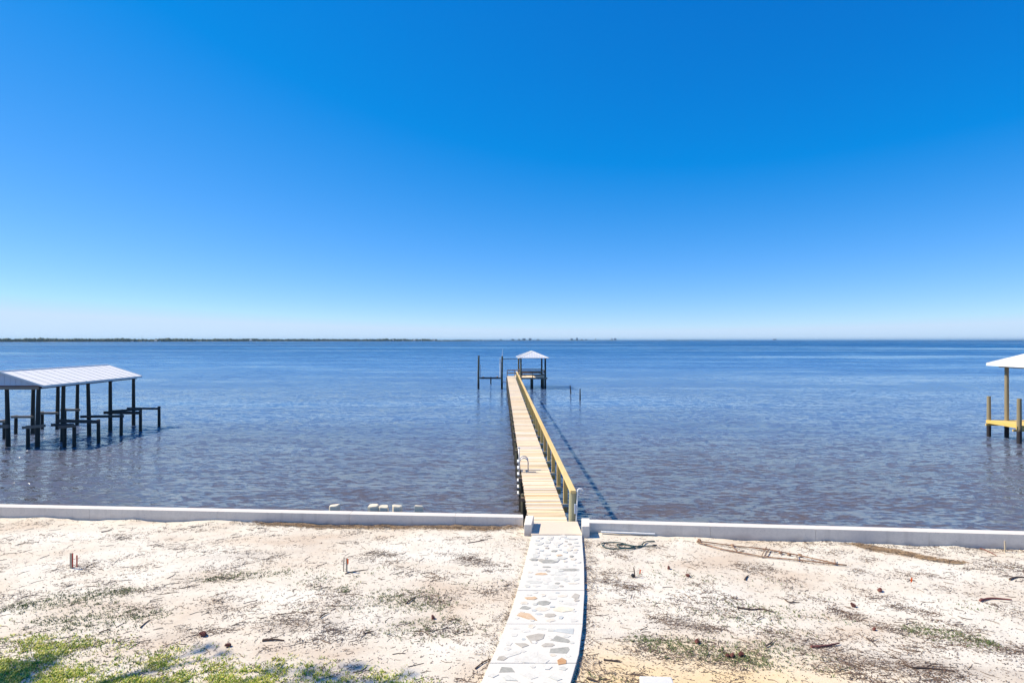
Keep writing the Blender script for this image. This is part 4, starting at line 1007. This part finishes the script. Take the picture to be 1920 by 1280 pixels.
for i, (x, wpx, hpx) in enumerate(TW):
    D = shore(x) + 160 + 35 * (i % 3); X = far_x(x, D); a = D / F; wd_ = wpx * a / 2; hh = hpx * a + 2; zb = WZ + 1.5
    o = thing('far_tower_block', (X, D, zb), 'distant hazy tower block on the skyline across the bay, %s from the left' % ['first','second','third','fourth','fifth','sixth','seventh','eighth','ninth','tenth','eleventh','twelfth','thirteenth'][sorted(range(13), key=lambda q: TW[q][0]).index(i)], 'tower block', 'towers on the far skyline')
    mb = MB(); mb.box(X-wd_, X+wd_, D, D+18, zb-1, zb+hh*.9); obj('wall', mb, M['twall'], o)
    mb = MB(); mb.box(X-wd_*.6, X+wd_*.5, D+3, D+14, zb+hh*.9, zb+hh); obj('penthouse', mb, M['twall'], o)
    nf = max(3, int(hh / 3.5))
    for k in range(nf):
        z = zb + .8 + k * (hh*.86 - .8) / nf; mb = MB(); mb.box(X-wd_*.92, X+wd_*.92, D-.12, D+.05, z, z + (hh*.86-.8)/nf*.5); obj('window_band', mb, M['glass'], o)
D = 9000; X = far_x(1453, D); o = thing('far_tower_block', (X, D, WZ), 'lone distant block on the open horizon right of centre', 'tower block', 'towers on the far skyline')
for dx in (-16, 14):
    mb = MB(); mb.box(X+dx-11, X+dx+11, D, D+20, WZ-2, WZ+24); obj('wall', mb, M['twall'], o)
    for k in range(5): mb = MB(); mb.box(X+dx-10, X+dx+10, D-.15, D+.05, WZ+2+k*4.4, WZ+4+k*4.4); obj('window_band', mb, M['glass'], o)
D = shore(266) + 120; X = far_x(266, D); o = thing('radio_mast', (X, D, WZ), 'thin radio mast rising above the woods on the far left shore', 'mast')
for a in (0, 2.09, 4.19):
    mb = MB(); mb.tube([(X + cos(a)*.7, D + sin(a)*.7, WZ), (X + cos(a)*.2, D + sin(a)*.2, WZ+25)], .14, 5); obj('leg', mb, M['grey_metal'], o)
for k in range(8):
    z = WZ + 2 + k * 3; r = .7 - .5 * (z - WZ) / 25; mb = MB()
    P = [Vector((X + cos(a)*r, D + sin(a)*r, z)) for a in (0, 2.09, 4.19)]
    for i in range(3): mb.tube([P[i], P[(i+1) % 3]], .06, 4)
    obj('brace', mb, M['grey_metal'], o)
D = 4600; X = far_x(1235.5, D); o = thing('far_boat', (X, D, WZ), 'tiny white boat on the water before the far shore', 'boat')
mb = MB(); mb.add([(X-7, D-2, WZ-.5), (X+6, D-2, WZ-.5), (X+9, D, WZ+1.6), (X+6, D+2, WZ-.5), (X-7, D+2, WZ-.5), (X-7.5, D-2.4, WZ+1.4), (X+6, D-2.4, WZ+1.5), (X+6, D+2.4, WZ+1.5), (X-7.5, D+2.4, WZ+1.4)],
                  [(0,1,6,5), (1,2,6), (2,3,7), (3,4,8,7), (4,0,5,8), (5,6,2,7,8)]); obj('hull', mb, M['hwall'], o)
mb = MB(); mb.box(X-3, X+2.5, D-1.6, D+1.6, WZ+1.4, WZ+4.2); obj('cabin', mb, M['twall'], o)
mb = MB(); mb.tube([(X-1, D, WZ+4.2), (X-1, D, WZ+11)], .2, 5); obj('mast', mb, M['grey_metal'], o)

# ------------------------------------------------------------------ sea air over the bay
hm = bpy.data.materials.new('sea_haze'); hm.use_nodes = True; ht = hm.node_tree; ht.nodes.clear()
ho = ht.nodes.new('ShaderNodeOutputMaterial'); pvn = ht.nodes.new('ShaderNodeVolumePrincipled')
pvn.inputs['Color'].default_value = (.50, .78, 1.0, 1); pvn.inputs['Density'].default_value = 0.5e-4; pvn.inputs['Anisotropy'].default_value = .2
ht.links.new(pvn.outputs[0], ho.inputs['Volume'])
mb = MB(); mb.box(-60000, 60000, -300, 40000, -6, 42)
tag(obj('haze', mb, hm), 'thin blue sea haze over the bay', 'haze', kind='stuff')
